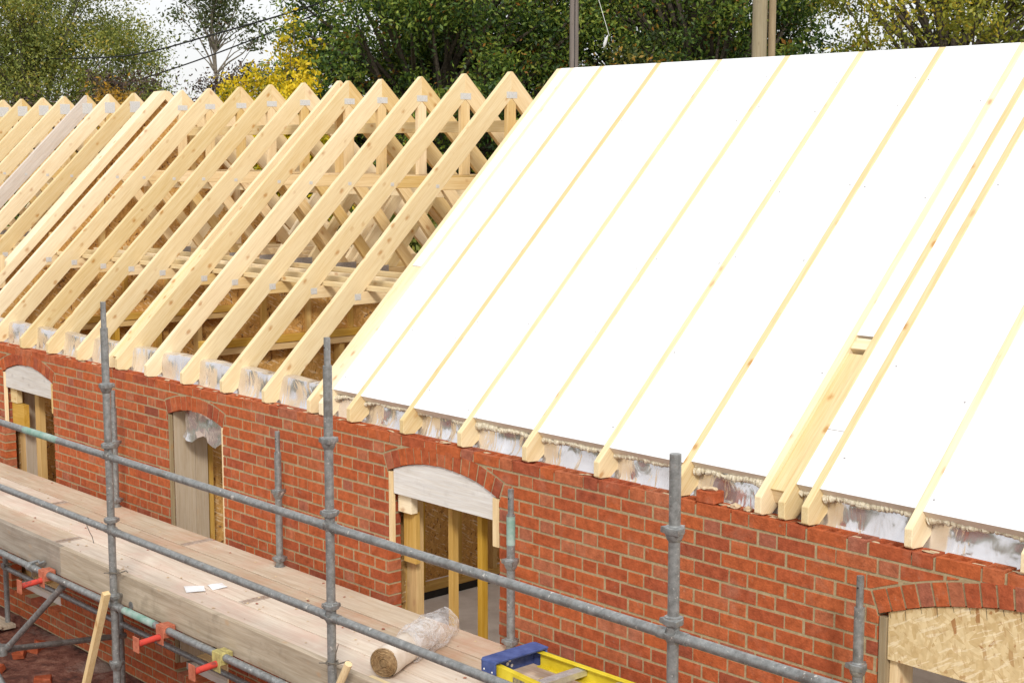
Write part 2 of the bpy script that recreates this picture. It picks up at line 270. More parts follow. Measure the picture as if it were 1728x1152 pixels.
# ------------------------------------------------------------------ helpers
def tag(o, label=None, cat=None, group=None, kind=None):
    if label: o['label'] = label
    if cat: o['category'] = cat
    if group: o['group'] = group
    if kind: o['kind'] = kind
    return o
def thing(name, label, cat, loc=(0, 0, 0), group=None):
    o = bpy.data.objects.new(name, None); COL.objects.link(o); o.location = loc; o.empty_display_size = .1
    return tag(o, label, cat, group)
def wloc(p):
    v = Vector((0, 0, 0))
    while p is not None: v = v + p.location; p = p.parent
    return v
class MB:
    def __init__(s): s.v = []; s.f = []; s.t = []; s.m = []
    def add(s, vs, fs, tint=0., mi=0):
        n = len(s.v); s.v += [tuple(x) for x in vs]
        for f in fs: s.f.append([n+i for i in f]); s.t.append(tint); s.m.append(mi)
    def box(s, x0, x1, y0, y1, z0, z1, tint=0., mi=0):
        s.add([(x0, y0, z0), (x1, y0, z0), (x1, y1, z0), (x0, y1, z0), (x0, y0, z1), (x1, y0, z1), (x1, y1, z1), (x0, y1, z1)],
              [(0, 3, 2, 1), (4, 5, 6, 7), (0, 1, 5, 4), (1, 2, 6, 5), (2, 3, 7, 6), (3, 0, 4, 7)], tint, mi); return s
    def prism_x(s, poly, x0, x1, tint=0., mi=0):      # poly in (y,z)
        n = len(poly); a = sum(poly[i][0]*poly[(i+1) % n][1]-poly[(i+1) % n][0]*poly[i][1] for i in range(n))
        if a < 0: poly = poly[::-1]
        s.add([(x0, y, z) for y, z in poly]+[(x1, y, z) for y, z in poly],
              [tuple(range(n))[::-1], tuple(range(n, 2*n))]+[(i, (i+1) % n, n+(i+1) % n, n+i) for i in range(n)], tint, mi); return s
    def prism_y(s, poly, y0, y1, tint=0., mi=0, cham=0.):      # poly in (x,z), front face at y0
        n = len(poly); a = sum(poly[i][0]*poly[(i+1) % n][1]-poly[(i+1) % n][0]*poly[i][1] for i in range(n))
        if abs(a) < 1e-7: return s
        if a < 0: poly = poly[::-1]
        if cham:
            ins = []
            for i in range(n):
                p0, p1, p2 = Vector(poly[i-1]), Vector(poly[i]), Vector(poly[(i+1) % n])
                e0, e1 = (p1-p0), (p2-p1)
                if e0.length < 1e-5 or e1.length < 1e-5: ins.append(tuple(p1)); continue
                e0.normalize(); e1.normalize()
                n0, n1 = Vector((-e0.y, e0.x)), Vector((-e1.y, e1.x)); b = n0+n1
                k = max(.35, b.length_squared/2); ins.append(tuple(p1+b*(cham/(2*k)*1.0)))
            vs = [(x, y0, z) for x, z in ins]+[(x, y0+cham, z) for x, z in poly]+[(x, y1, z) for x, z in poly]
            fs = [tuple(range(n)), tuple(range(2*n, 3*n))[::-1]]
            for k in (0, n): fs += [(k+i, k+n+i, k+n+(i+1) % n, k+(i+1) % n) for i in range(n)]
        else:
            vs = [(x, y0, z) for x, z in poly]+[(x, y1, z) for x, z in poly]
            fs = [tuple(range(n)), tuple(range(n, 2*n))[::-1]]+[(i, n+i, n+(i+1) % n, (i+1) % n) for i in range(n)]
        s.add(vs, fs, tint, mi); return s
    def beam(s, p0, p1, wd, ht, up=(0, 0, 1), mi=0):
        p0, p1 = Vector(p0), Vector(p1); d = (p1-p0).normalized(); r = d.cross(Vector(up)).normalized(); u = r.cross(d)
        vs = [p+r*a*wd/2+u*b*ht/2 for p in (p0, p1) for a, b in ((-1, -1), (1, -1), (1, 1), (-1, 1))]
        s.add(vs, [(0, 1, 2, 3)[::-1], (4, 5, 6, 7)][::1]+[(0, 1, 5, 4), (1, 2, 6, 5), (2, 3, 7, 6), (3, 0, 4, 7)], 0., mi); return s
    def tube(s, pts, rad, n=14, cap=True, mi=0):
        pts = [Vector(p) for p in pts]; rr = rad if isinstance(rad, (list, tuple)) else [rad]*len(pts)
        d0 = (pts[1]-pts[0]).normalized(); r = d0.orthogonal().normalized(); vs = []
        for i, p in enumerate(pts):
            d = (pts[min(i+1, len(pts)-1)]-pts[max(i-1, 0)]).normalized()
            r = (r-d*r.dot(d)).normalized(); u = d.cross(r)
            vs += [p+(r*math.cos(2*math.pi*k/n)+u*math.sin(2*math.pi*k/n))*rr[i] for k in range(n)]
        fs = [(i*n+k, i*n+(k+1) % n, (i+1)*n+(k+1) % n, (i+1)*n+k) for i in range(len(pts)-1) for k in range(n)]
        if cap: fs += [tuple(range(n))[::-1], tuple(range((len(pts)-1)*n, len(pts)*n))]
        s.add(vs, fs, 0., mi); return s
    def build(s, name, mats, parent=None, bev=0., smooth=False, origin=None):
        o_ = wloc(parent) if parent is not None else Vector(origin or (0, 0, 0))
        me = bpy.data.meshes.new(name); me.from_pydata([tuple(Vector(v)-o_) for v in s.v], [], s.f)
        mats = mats if isinstance(mats, (list, tuple)) else [mats]
        for m in mats: me.materials.append(M[m] if isinstance(m, str) else m)
        if len(mats) > 1: me.polygons.foreach_set('material_index', s.m)
        if any(s.t):
            a = me.attributes.new('tint', 'FLOAT', 'FACE'); a.data.foreach_set('value', s.t)
        if bev:
            bm = bmesh.new(); bm.from_mesh(me)
            bmesh.ops.bevel(bm, geom=[e for e in bm.edges], offset=bev, segments=1, affect='EDGES', clamp_overlap=True)
            bm.to_mesh(me); bm.free()
        if smooth:
            me.polygons.foreach_set('use_smooth', [True]*len(me.polygons))
            try: me.set_sharp_from_angle(angle=math.radians(32))
            except Exception: pass
        o = bpy.data.objects.new(name, me); COL.objects.link(o)
        if parent is not None: o.parent = parent
        else: o.location = o_
        return o
def copy_tree(o, parent=None):
    c = o.copy(); COL.objects.link(c); c.parent = parent
    for ch in list(o.children): copy_tree(ch, c)
    return c
ORD = 'first second third fourth fifth sixth seventh eighth ninth tenth eleventh twelfth thirteenth fourteenth fifteenth sixteenth seventeenth eighteenth nineteenth twentieth'.split()
# ------------------------------------------------------------------ ground
GZ = -2.42
def ground():
    xs = [-300, -80, -40, -20]+list(np.arange(-14, 6, .25))+[10, 20, 60, 200]
    ys = [-150, -60, -20, -8]+list(np.arange(-5, 0.2, .25))+[3, 5, 10, 20, 40, 90, 300]
    r = random.Random(3); vs = []; fs = []
    for y in ys:
        for x in xs:
            near = -14 < x < 6 and -5 < y < .1
            vs.append((x, y, GZ+(r.uniform(-.03, .035) if near else 0)))
    nx = len(xs)
    for j in range(len(ys)-1):
        for i in range(nx-1): fs.append((j*nx+i, j*nx+i+1, (j+1)*nx+i+1, (j+1)*nx+i))
    m = MB(); m.add(vs, fs); o = m.build('ground', 'ground', smooth=True); o['kind'] = 'structure'
ground()
b = MB(); b.box(-14.3, 3.5, .10, 4.5, -2.6, -2.12); b.build('floor', 'concrete')['kind'] = 'structure'
# ------------------------------------------------------------------ brick wall
X0, X1, ZT, C = -14.4, 3.6, .078, .075
ARCH = [  # centre, half width, spring z, crown z
    (-7.65, .50, -.160, -.060), (-4.82, .39, -.160, -.095), (-1.98, .52, -.160, -.060), (2.0, .92, -.238, -.060), (-10.6, .50, -.160, -.060), (-13.2, .5, -.160, -.060)]
RT = .105
def geo(a):
    cx, hw, zs, zc = a; r = zc-zs; Rr = (hw*hw+r*r)/(2*r); return Rr, zc-Rr, math.asin(hw/Rr)
def clip(poly, px, pz, nx, nz):          # keep side where dot >= 0
    res = []
    for i in range(len(poly)):
        a, b_ = poly[i-1], poly[i]; da = (a[0]-px)*nx+(a[1]-pz)*nz; db = (b_[0]-px)*nx+(b_[1]-pz)*nz
        if (da >= 0) != (db >= 0):
            t = da/(da-db); res.append((a[0]+t*(b_[0]-a[0]), a[1]+t*(b_[1]-a[1])))
        if db >= 0: res.append(b_)
    return res
ZSILL = -2.12
def cut(x0, x1, z0, z1, j, jj=0.):
    """pieces of a rectangle left by the openings and their arch rings; j = joint allowance"""
    polys = [[(x0, z0), (x1, z0), (x1, z1), (x0, z1)]]
    for a in ARCH:
        cx, hw, zs, zc = a; Rr, zo, th = geo(a)
        xe = (Rr+RT+j)*math.sin(th)+.0
        res = []
        for p in polys:
            xs = [q[0] for q in p]; zz = [q[1] for q in p]
            if max(xs) <= cx-xe or min(xs) >= cx+xe or max(zz) <= ZSILL: res.append(p); continue
            # below spring: jamb lines
            if max(zz) <= zs+1e-6:
                for sg in (-1, 1):
                    q = clip(p, cx+sg*(hw+jj), 0, sg, 0)
                    if len(q) > 2: res.append(q)
                continue
            ze = zo+(Rr+RT+j)*math.cos(th)
            up = clip(p, 0, ze, 0, 1); p0_ = p; p = clip(p, 0, ze, 0, -1)
            if len(up) > 2:
                for sg in (-1, 1):
                    q = clip(up, cx+sg*xe, 0, sg, 0)
                    if len(q) > 2: res.append(q)
            # outside skewback lines
            for sg in (-1, 1):
                if len(p) < 3: break
                ex, ez = sg*math.sin(th), math.cos(th)          # radial direction
                nx, nz = sg*ez, -abs(ex)                         # outward normal
                q = clip(p, cx+sg*(hw)+nx*j, zs+nz*j, nx, nz)
                q = clip(q, cx+sg*(hw+jj), 0, sg, 0) if len(q) > 2 else q
                if len(q) > 2: res.append(q)
            # above the extrados
            if len(up) < 3: continue
            p = up; xs = [q[0] for q in p]; zz = [q[1] for q in p]
            lo, hi = max(min(xs), cx-xe), min(max(xs), cx+xe)
            zt = max(zz); zb = min(zz); n = 7; pts = []
            f = lambda x: zo+math.sqrt(max(0, (Rr+RT+j)**2-(x-cx)**2))
            sam = [lo+(hi-lo)*i/n for i in range(n+1)]
            ok = [x for x in sam if f(x) < zt-.004]
            if len(ok) >= 2:
                # contiguous runs
                runs = [[ok[0]]]
                for x in ok[1:]:
                    if x-runs[-1][-1] < (hi-lo)/n*1.5: runs[-1].append(x)
                    else: runs.append([x])
                for rn in runs:
                    if len(rn) < 2: continue
                    res.append([(x, max(zb, f(x))) for x in rn]+[(rn[-1], zt), (rn[0], zt)])
        polys = res
    return [p for p in polys if abs(sum(p[i][0]*p[(i+1) % len(p)][1]-p[(i+1) % len(p)][0]*p[i][1] for i in range(len(p)))) > 2e-4]
wall = thing('brick_wall', 'long red brick wall in Flemish bond with buff mortar and arched openings', 'wall', (0, 0, GZ))
bk = MB(); mo = MB(); nrow = 33; r = random.Random(11)
for row in range(nrow):
    z1 = ZT-C*row; z0 = z1-.0616
    x = -14.5125+(0 if row % 2 == 0 else -.16875+.0)      # header centred over stretcher
    k = 0
    while x < X1:
        for ln in (.225, .1125):
            a, b_ = max(x+.0066, X0), min(x+ln-.0066, X1); tint = min(1, max(.001, r.gauss(.48, .17) if ln > .2 else r.gauss(.62, .2)))
            if b_-a > .02:
                jx, jz = r.uniform(-.0028, .0028), r.uniform(-.0018, .0018); yy = r.uniform(-.003, .0008)
                if row == 0:
                    fp = [(a+jx, z0), (b_+jx, z0), (b_+jx, z1+jz), (a+jx, z1+jz)]
                    # perforated top course: front and back strips, ribs, so that holes stay open
                    for ya, yb in ((yy, .024), (.078, .1)):
                        bk.prism_y(fp, ya, yb, tint, 0, .002 if ya < .01 else 0)
                    nh = 3 if ln > .2 else 1; wv = (b_-a); rb = .018
                    for h in range(nh+1):
                        c0 = a+jx+(wv-rb)*h/nh; bk.box(c0, c0+rb, .024, .078, z0, z1-.001+jz, tint)
                    if r.random() < .55: bk.box(a+jx+.002, b_+jx-.002, .0245, .0775, z0, z1-r.uniform(.008, .03), tint)
                else:
                    
                    pcs = cut(a+jx, b_+jx, z0+jz, z1+jz, .009)
                    for p in pcs: bk.prism_y(p, yy, .1, tint, 0, .0025 if len(pcs) == 1 else 0)
            x += ln
    xs = X0; zl = z1-C
    while xs < X1-1e-6:
        xe = min(X1, xs+.3)
        if row == 0: mo.box(xs, xe, .003, .0985, zl, zl+.0125); 
        else:
            for p in cut(xs, xe, zl, z1, 0, .004): mo.prism_y(p, .003, .0985)
        xs = xe
# perpends of the open top course
x = -14.5125
while x < X1:
    for ln in (.225, .1125):
        x += ln
        if X0 < x < X1: mo.box(x-.006, x+.006, .005, .095, ZT-.068, ZT-r.uniform(.002, .02))
bk.build('brickwork', 'brick', wall); mo.build('mortar', 'mortar', wall)
for a in ARCH:
    cx, hw, zs, zc = a; Rr, zo, th = geo(a); ab = MB(); am = MB()
    n = max(8, round(2*th*(Rr+RT/2)/.076)); dth = 2*th/n
    for i in range(n):
        t0 = -th+i*dth; t1 = t0+dth; g = .006/(Rr); tint = min(1, max(.001, r.gauss(.5, .18)))
        P = lambda rr, t: (cx+rr*math.sin(t), zo+rr*math.cos(t))
        yy = r.uniform(-.0045, -.001); dr = r.uniform(-.003, .003)
        ab.prism_y([P(Rr+dr, t0+g), P(Rr+dr, t1-g), P(Rr+RT-.002+dr, t1-g), P(Rr+RT-.002+dr, t0+g)], yy, .1, tint, 0, .0022)
        am.prism_y([P(Rr+.004, t0), P(Rr+.004, t1), P(Rr+RT+.008, t1), P(Rr+RT+.008, t0)], .0035, .098)
    ar = ab.build('brick_arch', 'brick', wall); am.build('arch_mortar', 'mortar', ar).parent = ar
# mortar droppings along the wall head: one irregular bed
md = MB(); r = random.Random(5)
for i in range(70):
    x = r.uniform(-9, 2.2); s_ = r.uniform(.3, 1); y = r.uniform(.015, .08)
    pts = [(x+r.uniform(-.035, .035)*s_*1.8, y+r.uniform(-.015, .015), ZT-.003+r.uniform(0, .006)*s_) for _ in range(10)]
    bm = bmesh.new(); 
    for p in pts+[(x, y, ZT-.012)]: bm.verts.new(p)
    bmesh.ops.convex_hull(bm, input=bm.verts); bm.verts.index_update()
    md.add([v.co[:] for v in bm.verts], [[v.index for v in f.verts] for f in bm.faces]); bm.free()
tag(md.build('mortar_droppings', 'mortar_pale'), 'crumbs of pale mortar scattered along the open top of the wall', 'mortar', kind='stuff')
def lump(name, c, s, mat, seed, parent=None, sub=2, amp=.25):
    bm = bmesh.new(); bmesh.ops.create_icosphere(bm, subdivisions=sub, radius=1); rr = random.Random(seed)
    for v in bm.verts:
        k = 1+rr.uniform(-amp, amp); v.co = Vector((v.co.x*s[0]*k, v.co.y*s[1]*k, v.co.z*s[2]*k))
    m = MB(); m.add([tuple(v.co+Vector(c)) for v in bm.verts], [[v.index for v in f.verts] for f in bm.faces]); bm.free()
    return m.build(name, mat, parent, smooth=True) if parent is not None else m.build(name, mat, None, smooth=True, origin=(c[0], c[1], c[2]-s[2]))
lb = thing('loose_brick', 'loose red brick end with mortar on it sitting on top of the wall', 'brick', (.06, .05, ZT))
q = MB(); q.box(0, .112, .005, .09, .081, .141, .45); ob = q.build('brick_half', 'brick', lb, bev=.004)
lb.rotation_euler = (0, 0, .05)
lump('mortar_cap', (.045, .05, .147), (.045, .03, .012), 'mortar_pale', 4, lb)
for i, (x, s_) in enumerate(((.22, .03), (.30, .022))):
    tag(lump('mortar_lump', (x, .045, ZT+.012), (s_, .02, .014), 'mortar_pale', 20+i), ('larger' if i == 0 else 'smaller')+' pale mortar lump on the wall head right of the loose brick', 'mortar', 'mortar lumps')
# ------------------------------------------------------------------ roof trusses
YR, ZA, K, ZI = 2.29, 2.41, .977, .172
zt = lambda y: ZI+K*y
RD = .207
zu = lambda y: ZI-RD+K*y
T = .04
mir = lambda P: [(2*YR-y, z) for y, z in P]
FOOT = [(0, .172), (0, .094), (.012, .085), (.088, .080), (.152, .124), (.166, .195), (.225, .205), (.285, .232), (.312, zu(.312))]
NEAR = FOOT+[(YR, zu(YR)), (YR, ZA-.006), (YR-.012, ZA-.008)]
def make_truss(full=True, plate_big=False, mat='pine', t=T):
    o = thing('roof_truss', 'x', 'roof truss', (0, 0, ZT), 'timber roof trusses')
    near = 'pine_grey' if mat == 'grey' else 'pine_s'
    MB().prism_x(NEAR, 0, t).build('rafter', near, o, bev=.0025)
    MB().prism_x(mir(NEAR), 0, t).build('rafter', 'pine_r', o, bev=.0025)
    y0, y1 = (.71-ZI+RD)/K, (.80-ZI+RD)/K
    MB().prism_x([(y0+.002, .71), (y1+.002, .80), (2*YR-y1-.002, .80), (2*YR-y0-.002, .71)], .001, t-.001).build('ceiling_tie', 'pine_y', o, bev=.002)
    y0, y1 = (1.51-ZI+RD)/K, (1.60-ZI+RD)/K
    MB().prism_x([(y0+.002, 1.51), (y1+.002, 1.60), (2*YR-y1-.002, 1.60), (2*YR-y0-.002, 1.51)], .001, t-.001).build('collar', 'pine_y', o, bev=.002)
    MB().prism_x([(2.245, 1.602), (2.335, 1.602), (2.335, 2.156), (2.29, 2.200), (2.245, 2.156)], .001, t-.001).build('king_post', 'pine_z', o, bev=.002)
    for sg in (0, 1):
        P = [(2.2, .802), (2.31 if sg == 0 else 2.31, .802), (1.74, 1.508), (1.62, 1.508)]
        P = [(2.16, .802), (2.28, .802), (1.72, 1.508), (1.60, 1.508)]
        MB().prism_x(mir(P) if sg else P, .001, t-.001).build('web', 'pine_s' if sg else 'pine_r', o, bev=.002)
    pl = MB()
    if plate_big: pl.box(t, t+.0018, YR-.06, YR+.06, 2.20, 2.315)
    else: pl.box(t, t+.0018, YR-.055, YR+.055, 2.20, 2.25)
    pl.build('nail_plate', 'plate', o)
    for (yy, zz, hs_) in ((1.545, 1.54, .016), (.80, .765, .028)):
        MB().box(t, t+.0018, yy-hs_, yy+hs_, zz-hs_*.8, zz+hs_*.8).build('nail_plate', 'plate', o)
    MB().box(t, t+.002, 2.12, 2.34, .745, .825).build('splice_plate', 'plate_dark', o)
    return o
XL = [-14.25, -13.69, -13.131, -12.612, -12.034, -11.494, -10.94, -10.419, -9.858]
XM = [-8.874, -8.342, -7.767, -7.248, -6.70, -6.151, -6.019, -5.551, -5.013, -4.457, -3.912]
XS = [-3.37, -3.233, -2.925, -2.376, -1.83, -1.27, -.708, -.148, .370, .510, .645, 1.198, 1.75, 2.30, 2.85, 3.4]
r = random.Random(2)
protoA = make_truss(); protoB = make_truss(plate_big=True); used = set()
def place(proto, x, label):
    o = proto if id(proto) not in used else copy_tree(proto); used.add(id(proto))
    o.location = (x-.0, 0, ZT+(r.uniform(-.004, .004) if x < -3.4 else 0)); o['label'] = label
    if x < -3.4: o.rotation_euler = (0, r.uniform(-.002, .002), r.uniform(-.003, .003))
    return o
vis = 0
for i, x in enumerate(XL):
    if x == -10.94: continue
    lab = 'bare roof truss at far left, '+ORD[len(XL)-1-i]+' leftwards from the spandrel panel'
    place(protoB, x, lab)
g = make_truss(plate_big=True, mat='grey'); g.location = (-10.94, 0, ZT); g['label'] = 'roof truss with a weathered greyish rafter, far left beyond the spandrel panel'
for i, x in enumerate(XM):
    n = len(XM)-1-i
    lab = ('bare pine roof truss, first leftwards from the white roof edge' if n == 0 else
           'bare pine roof truss, '+ORD[n]+' to the left of the white insulation'+{4: ', right half of a close pair', 5: ', left half of a close pair'}.get(n, ''))
    lab = lab.replace('first to the left', 'second from the edge').replace('left of the white insulation', 'left of the truss at the edge of the white insulation')
    if n: lab = 'bare pine roof truss, '+ORD[n]+' leftwards from the white roof edge'+{4: ', right of a close pair', 5: ', left of a close pair'}.get(n, '')
    place(protoA, x, lab)
for i, x in enumerate(XS):
    lab = 'roof truss in the white slope, '+ORD[i]+' rafter from its left end'
    place(protoA, x, lab)
# timber spandrel panel
SPX = -9.17
sp = thing('spandrel_panel', 'triangular OSB spandrel panel with pale double top chord standing among the trusses', 'roof panel', (SPX, 0, ZT))
edge = [(0, .172), (0, .092), (.08, .078), (.17, .20), (.29, zu(.29)), (YR, zu(YR)+.08), (YR, ZA-.005)]
top = [(0, .172), (0, .092), (.08, .085), (.10, .16), (YR, zu(YR)+.115), (YR, ZA-.004), (YR-.05, ZA-.012)]
MB().prism_x(top, SPX-.15, SPX+.0).build('top_chord', 'pine_s', sp, bev=.002)
MB().prism_x(mir(top), SPX-.15, SPX+.0).build('top_chord', 'pine_r', sp, bev=.002)
MB().prism_x([(.12, -2.1), (.12, .19), (YR, 2.31), (4.46, .19), (4.46, -2.1)], SPX-.10, SPX-.05).build('osb_panel', 'osb', sp)
for y in np.arange(.45, 4.3, .53):
    z1 = (zu(y)+.08) if y < YR-.05 else (zu(2*YR-y-.05)+.08)
    if abs(y-YR) < .2: z1 = 2.3
    MB().box(SPX-.049, SPX-.005, y, y+.06, .80, z1).build('stud', 'pine_z', sp)
MB().box(SPX-.049, SPX-.003, .95, 3.6, .72, .798).build('bottom_plate', 'pine_y', sp)
# binders running along the trusses
def binder(y0, y1, z0, z1, lab, xa=-9.1, xb=-3.3):
    tag(MB().box(xa, xb, y0, y1, z0, z1).build('binder', 'pine_x', None, bev=.002, origin=(xa, y0, z0)), lab, 'timber', 'binders running along the trusses')
binder(1.97, 2.01, 1.435, 1.509, 'pine binder under the collars, topmost below the king posts')
binder(2.337, 2.375, 1.945, 2.034, 'short-depth binder board high behind the king posts')
for i, y in enumerate((.885, 1.16, 1.40, 1.72)):
    binder(y, y+.038, .802, .838+.004*(i % 2), ['nearest of the thin binders lying on the ceiling ties', 'second nearest thin binder lying on the ceiling ties', 'third nearest thin binder lying on the ceiling ties', 'farthest thin binder lying on the ceiling ties'][i])
binder(.885, .925, .802, .84, 'thin binder on the ties of the far left trusses', -14.2, -9.4)
binder(1.97, 2.01, 1.435, 1.509, 'binder under the collars of the far left trusses', -14.2, -9.4)
# diagonal cross brace pieces and cover boards in paired trusses
def slope_board(name, x0, x1, ya, yb, drop, thick, mat, side=0):
    P = [(ya, zt(ya)-drop), (yb, zt(yb)-drop), (yb+thick*.7, zt(yb)-drop-thick*.715), (ya+thick*.7, zt(ya)-drop-thick*.715)]
    return MB().prism_x(mir(P) if side else P, x0, x1)
for (a, b_, ya, yb, dr, lb_) in ((-6.11, -6.02, .03, .86, .02, 'pale flat board closing the gap of the close truss pair left of centre'),
                               (-3.329, -3.235, .10, .869, .007, 'pale flat board between the first two rafters of the white slope'),
                               (.411, .509, .07, .68, .035, 'recessed pale cover board between paired rafters at the right')):
    o = slope_board('b', a, b_, ya, yb, dr, .02, 'pine_s').build('cover_board', 'pine_s', None, bev=.001, origin=(a, ya, .2)); tag(o, lb_, 'board', 'cover boards between paired rafters')
o = slope_board('b', .411, .509, .685, .735, .014, .08, 'pine_x').build('noggin', 'pine_x', None, bev=.002, origin=(.41, .7, .8)); tag(o, 'short noggin at the head of the recessed board between paired rafters', 'timber', 'noggins between paired rafters')
for a, b_, lb_ in ((.411, .509, 'short noggin at the foot of the recessed board between paired rafters, right'), (-3.329, -3.235, 'short noggin between the feet of the first two rafters of the white slope')):
    tag(MB().prism_x([(.075, zt(.075)-.037), (.12, zt(.12)-.037), (.155, .17), (.11, .13)], a, b_).build('noggin', 'pine_x', None, origin=(a, .1, .15)), lb_, 'timber', 'noggins between paired rafters')
# ------------------------------------------------------------------ insulation boards
def ins_board(x0, x1, ya, yb, lab, side=0, drop=.005):
    th = .052
    P = [(ya, zt(ya)-drop), (yb, zt(yb)-drop), (yb+th*.7, zt(yb)-drop-th*.715), (ya+th*.7, zt(ya)-drop-th*.715)]
    if yb >= YR-.01: P = [(ya, zt(ya)-drop), (YR, ZA-drop), (YR, ZA-drop-.07), (ya+th*.7, zt(ya)-drop-th*.715)]
    P2 = mir(P) if side else P
    m = MB(); m.prism_x(P2, x0, x1)
    # edge faces get the darker core colour
    m.m = [0, 0]+[0]*(len(P))
    n = len(P2)
    for fi, f in enumerate(m.f):
        vs = [Vector(m.v[k]) for k in f]; nn = (vs[1]-vs[0]).cross(vs[2]-vs[0]).normalized()
        want = Vector((0, (-K if not side else K), 1)).normalized()
        m.m[fi] = 0 if abs(nn.dot(want)) > .9 else 1
    o = m.build('insulation_board', ['white', 'board_edge'], None, origin=(x0, ya, zt(ya)-.05))
    tag(o, lab, 'insulation board', 'white insulation boards')
bay = 0
for i in range(len(XS)-1):
    a, b_ = XS[i]+T+.0015, XS[i+1]-.0015
    if i == 0:
        ins_board(a, b_, .87, YR, 'narrow white insulation strip at the left edge of the white slope'); continue
    if i == 8:
        ins_board(a, b_, .739, YR, 'narrow white insulation strip above the recessed board between paired rafters'); continue
    if i == 9:
        ins_board(a, b_, .084, .321, 'short white insulation piece at the foot of a narrow bay right of the recessed board')
        ins_board(a, b_, .3235, YR, 'long narrow white insulation strip right of the recessed board'); continue
    bay += 1; ys = 1.715+.008*((bay*7) % 3-1)
    ins_board(a, b_, .084+.006*((bay*5) % 3-1), ys, 'lower white insulation board of the '+ORD[bay-1]+' wide bay from the left')
    ins_board(a, b_, ys+.0015, YR, 'upper white insulation board of the '+ORD[bay-1]+' wide bay from the left')
for i in range(len(XL)-1):
    ins_board(XL[i]+T+.002, XL[i+1]-.002, .1, 1.25, 'white board on the far slope at the far left, '+ORD[i]+' bay from the far end', 1)
# foam bead under the boards
def foam():
    m = MB(); r = random.Random(9)
    for i in range(1, len(XS)-1):
        a, b_ = XS[i]+T, XS[i+1]
        if i == 8: continue
        n = max(5, int((b_-a)/.009)); pts = []; rad = []
        wob = r.uniform(0, 6)
        for k in range(n+1):
            u = k/n; x = a+(b_-a)*u
            edge = math.exp(-u*12)+math.exp(-(1-u)*12)
            pts.append((x, .124+r.uniform(-.005, .004), .207-.009*edge+.005*math.sin(x*23+wob)+r.uniform(-.003, .003)))
            rad.append(max(.005,   .009+.007*edge+.006*max(0, math.sin(x*11+wob*2))+r.uniform(-.0045, .006)+(.003 if x > -1.9 else -.002)))
        m.tube(pts, rad, 10)
    tag(m.build('expanding_foam', 'foam', None, smooth=True, origin=(-3.3, .12, .22)), 'lumpy cream expanding foam squeezed out under the lower edge of the white boards', 'foam')
    k = 0
    for x in XS[2:12]:
        for (dy, dz, s_) in ((.0, 0, .016), (.012, -.03, .012)):
            k += 1
            if k % 3 == 0: continue
            lump_o = lump('foam_blob', (x+T+.006, .132+dy, .228+dz), (.012, s_, s_*1.2), 'foam', 60+k, None, 2, .35)
            tag(lump_o, ('upper' if dz == 0 else 'lower')+' foam blob on the right face of the '+ORD[XS.index(x)]+' rafter foot of the white slope', 'foam', 'foam blobs on rafter feet')
foam()
# foil membrane between the rafter feet
def foil():
    m = MB(); r = random.Random(4); xs = np.arange(-9.6, 3.4, .025)
    prof = [(.118, .066, .2), (.134, .085, .6), (.146, .13, 1), (.150, .18, 1), (.152, .225, .8), (.160, .252, .5), (.19, .262, .3), (.232, .262, .2)]
    vs = []; ph = [r.uniform(0, 6) for _ in range(8)]
    for x in xs:
        sh = .0 if x < -3.3 else -.022
        for j, (y, z, a) in enumerate(prof):
            wv = .010*math.sin(x*9+ph[0]+j*.5)+.007*math.sin(x*23+ph[1]-j*.7)+.003*math.sin(x*47+j*1.2+ph[2])+r.uniform(-.0012, .0012)
            vs.append((x+r.uniform(-.004, .004), y-.008+wv*a, z+sh*(j/7)*(1 if j > 2 else .3)+(.004*math.sin(x*13+ph[3]) if j > 2 else 0)))
    nj = len(prof); fs = [(i*nj+j, (i+1)*nj+j, (i+1)*nj+j+1, i*nj+j+1) for i in range(len(xs)-1) for j in range(nj-1)]
    m.add(vs, fs)
    tag(m.build('foil_membrane', 'foil', None, smooth=True, origin=(-9.6, .1, .07)), 'crumpled silver foil membrane running behind the rafter feet on the wall head', 'membrane')
foil()
# ------------------------------------------------------------------ inner timber frame behind the bricks
fw = thing('timber_frame_wall', 'inner timber frame wall behind the brick wall, seen through the openings', 'wall', (X0, .14, -2.12))
MB().box(X0, X1, .17, .31, .09, .135).build('top_plate', 'stud_x', fw, bev=.002)
MB().box(X0, X1, .17, .31, .043, .088).build('top_plate', 'stud_x', fw, bev=.002)
MB().box(X0, X1, .17, .31, -2.118, -2.075).build('bottom_plate', 'stud_x', fw)
opn = sorted((a[0]-a[1]-.02, a[0]+a[1]+.02) for a in ARCH)
edges = [X0]+[e for o_ in opn for e in o_]+[X1]
for i in range(0, len(edges), 2):
    a, b_ = edges[i], edges[i+1]
    if b_-a < .12: continue
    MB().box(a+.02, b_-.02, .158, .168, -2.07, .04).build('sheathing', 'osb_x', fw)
    xs = list(np.arange(a+.02, b_-.1, .55))+[b_-.065]
    for x in xs: MB().box(x, x+.045, .17, .31, -2.074, .042).build('stud', 'stud_z', fw)
for x, wx, wy in ((-2.52, .10, .06), (-2.108, .04, .05), (-1.836, .04, .05), (-8.25, .16, .06), (-7.86, .08, .06)): MB().box(x, x+wx, .16, .16+wy, -2.074, -.20 if x > -3 else -.25).build('stud', 'stud_z', fw, bev=.002)
for a, b_ in ((-2.49, -1.47), (-8.13, -7.17), (1.08, 2.92)): MB().box(a, b_, .17, .31, -.199 if a > -3 else -.249, .042).build('lintel', 'stud_x', fw)
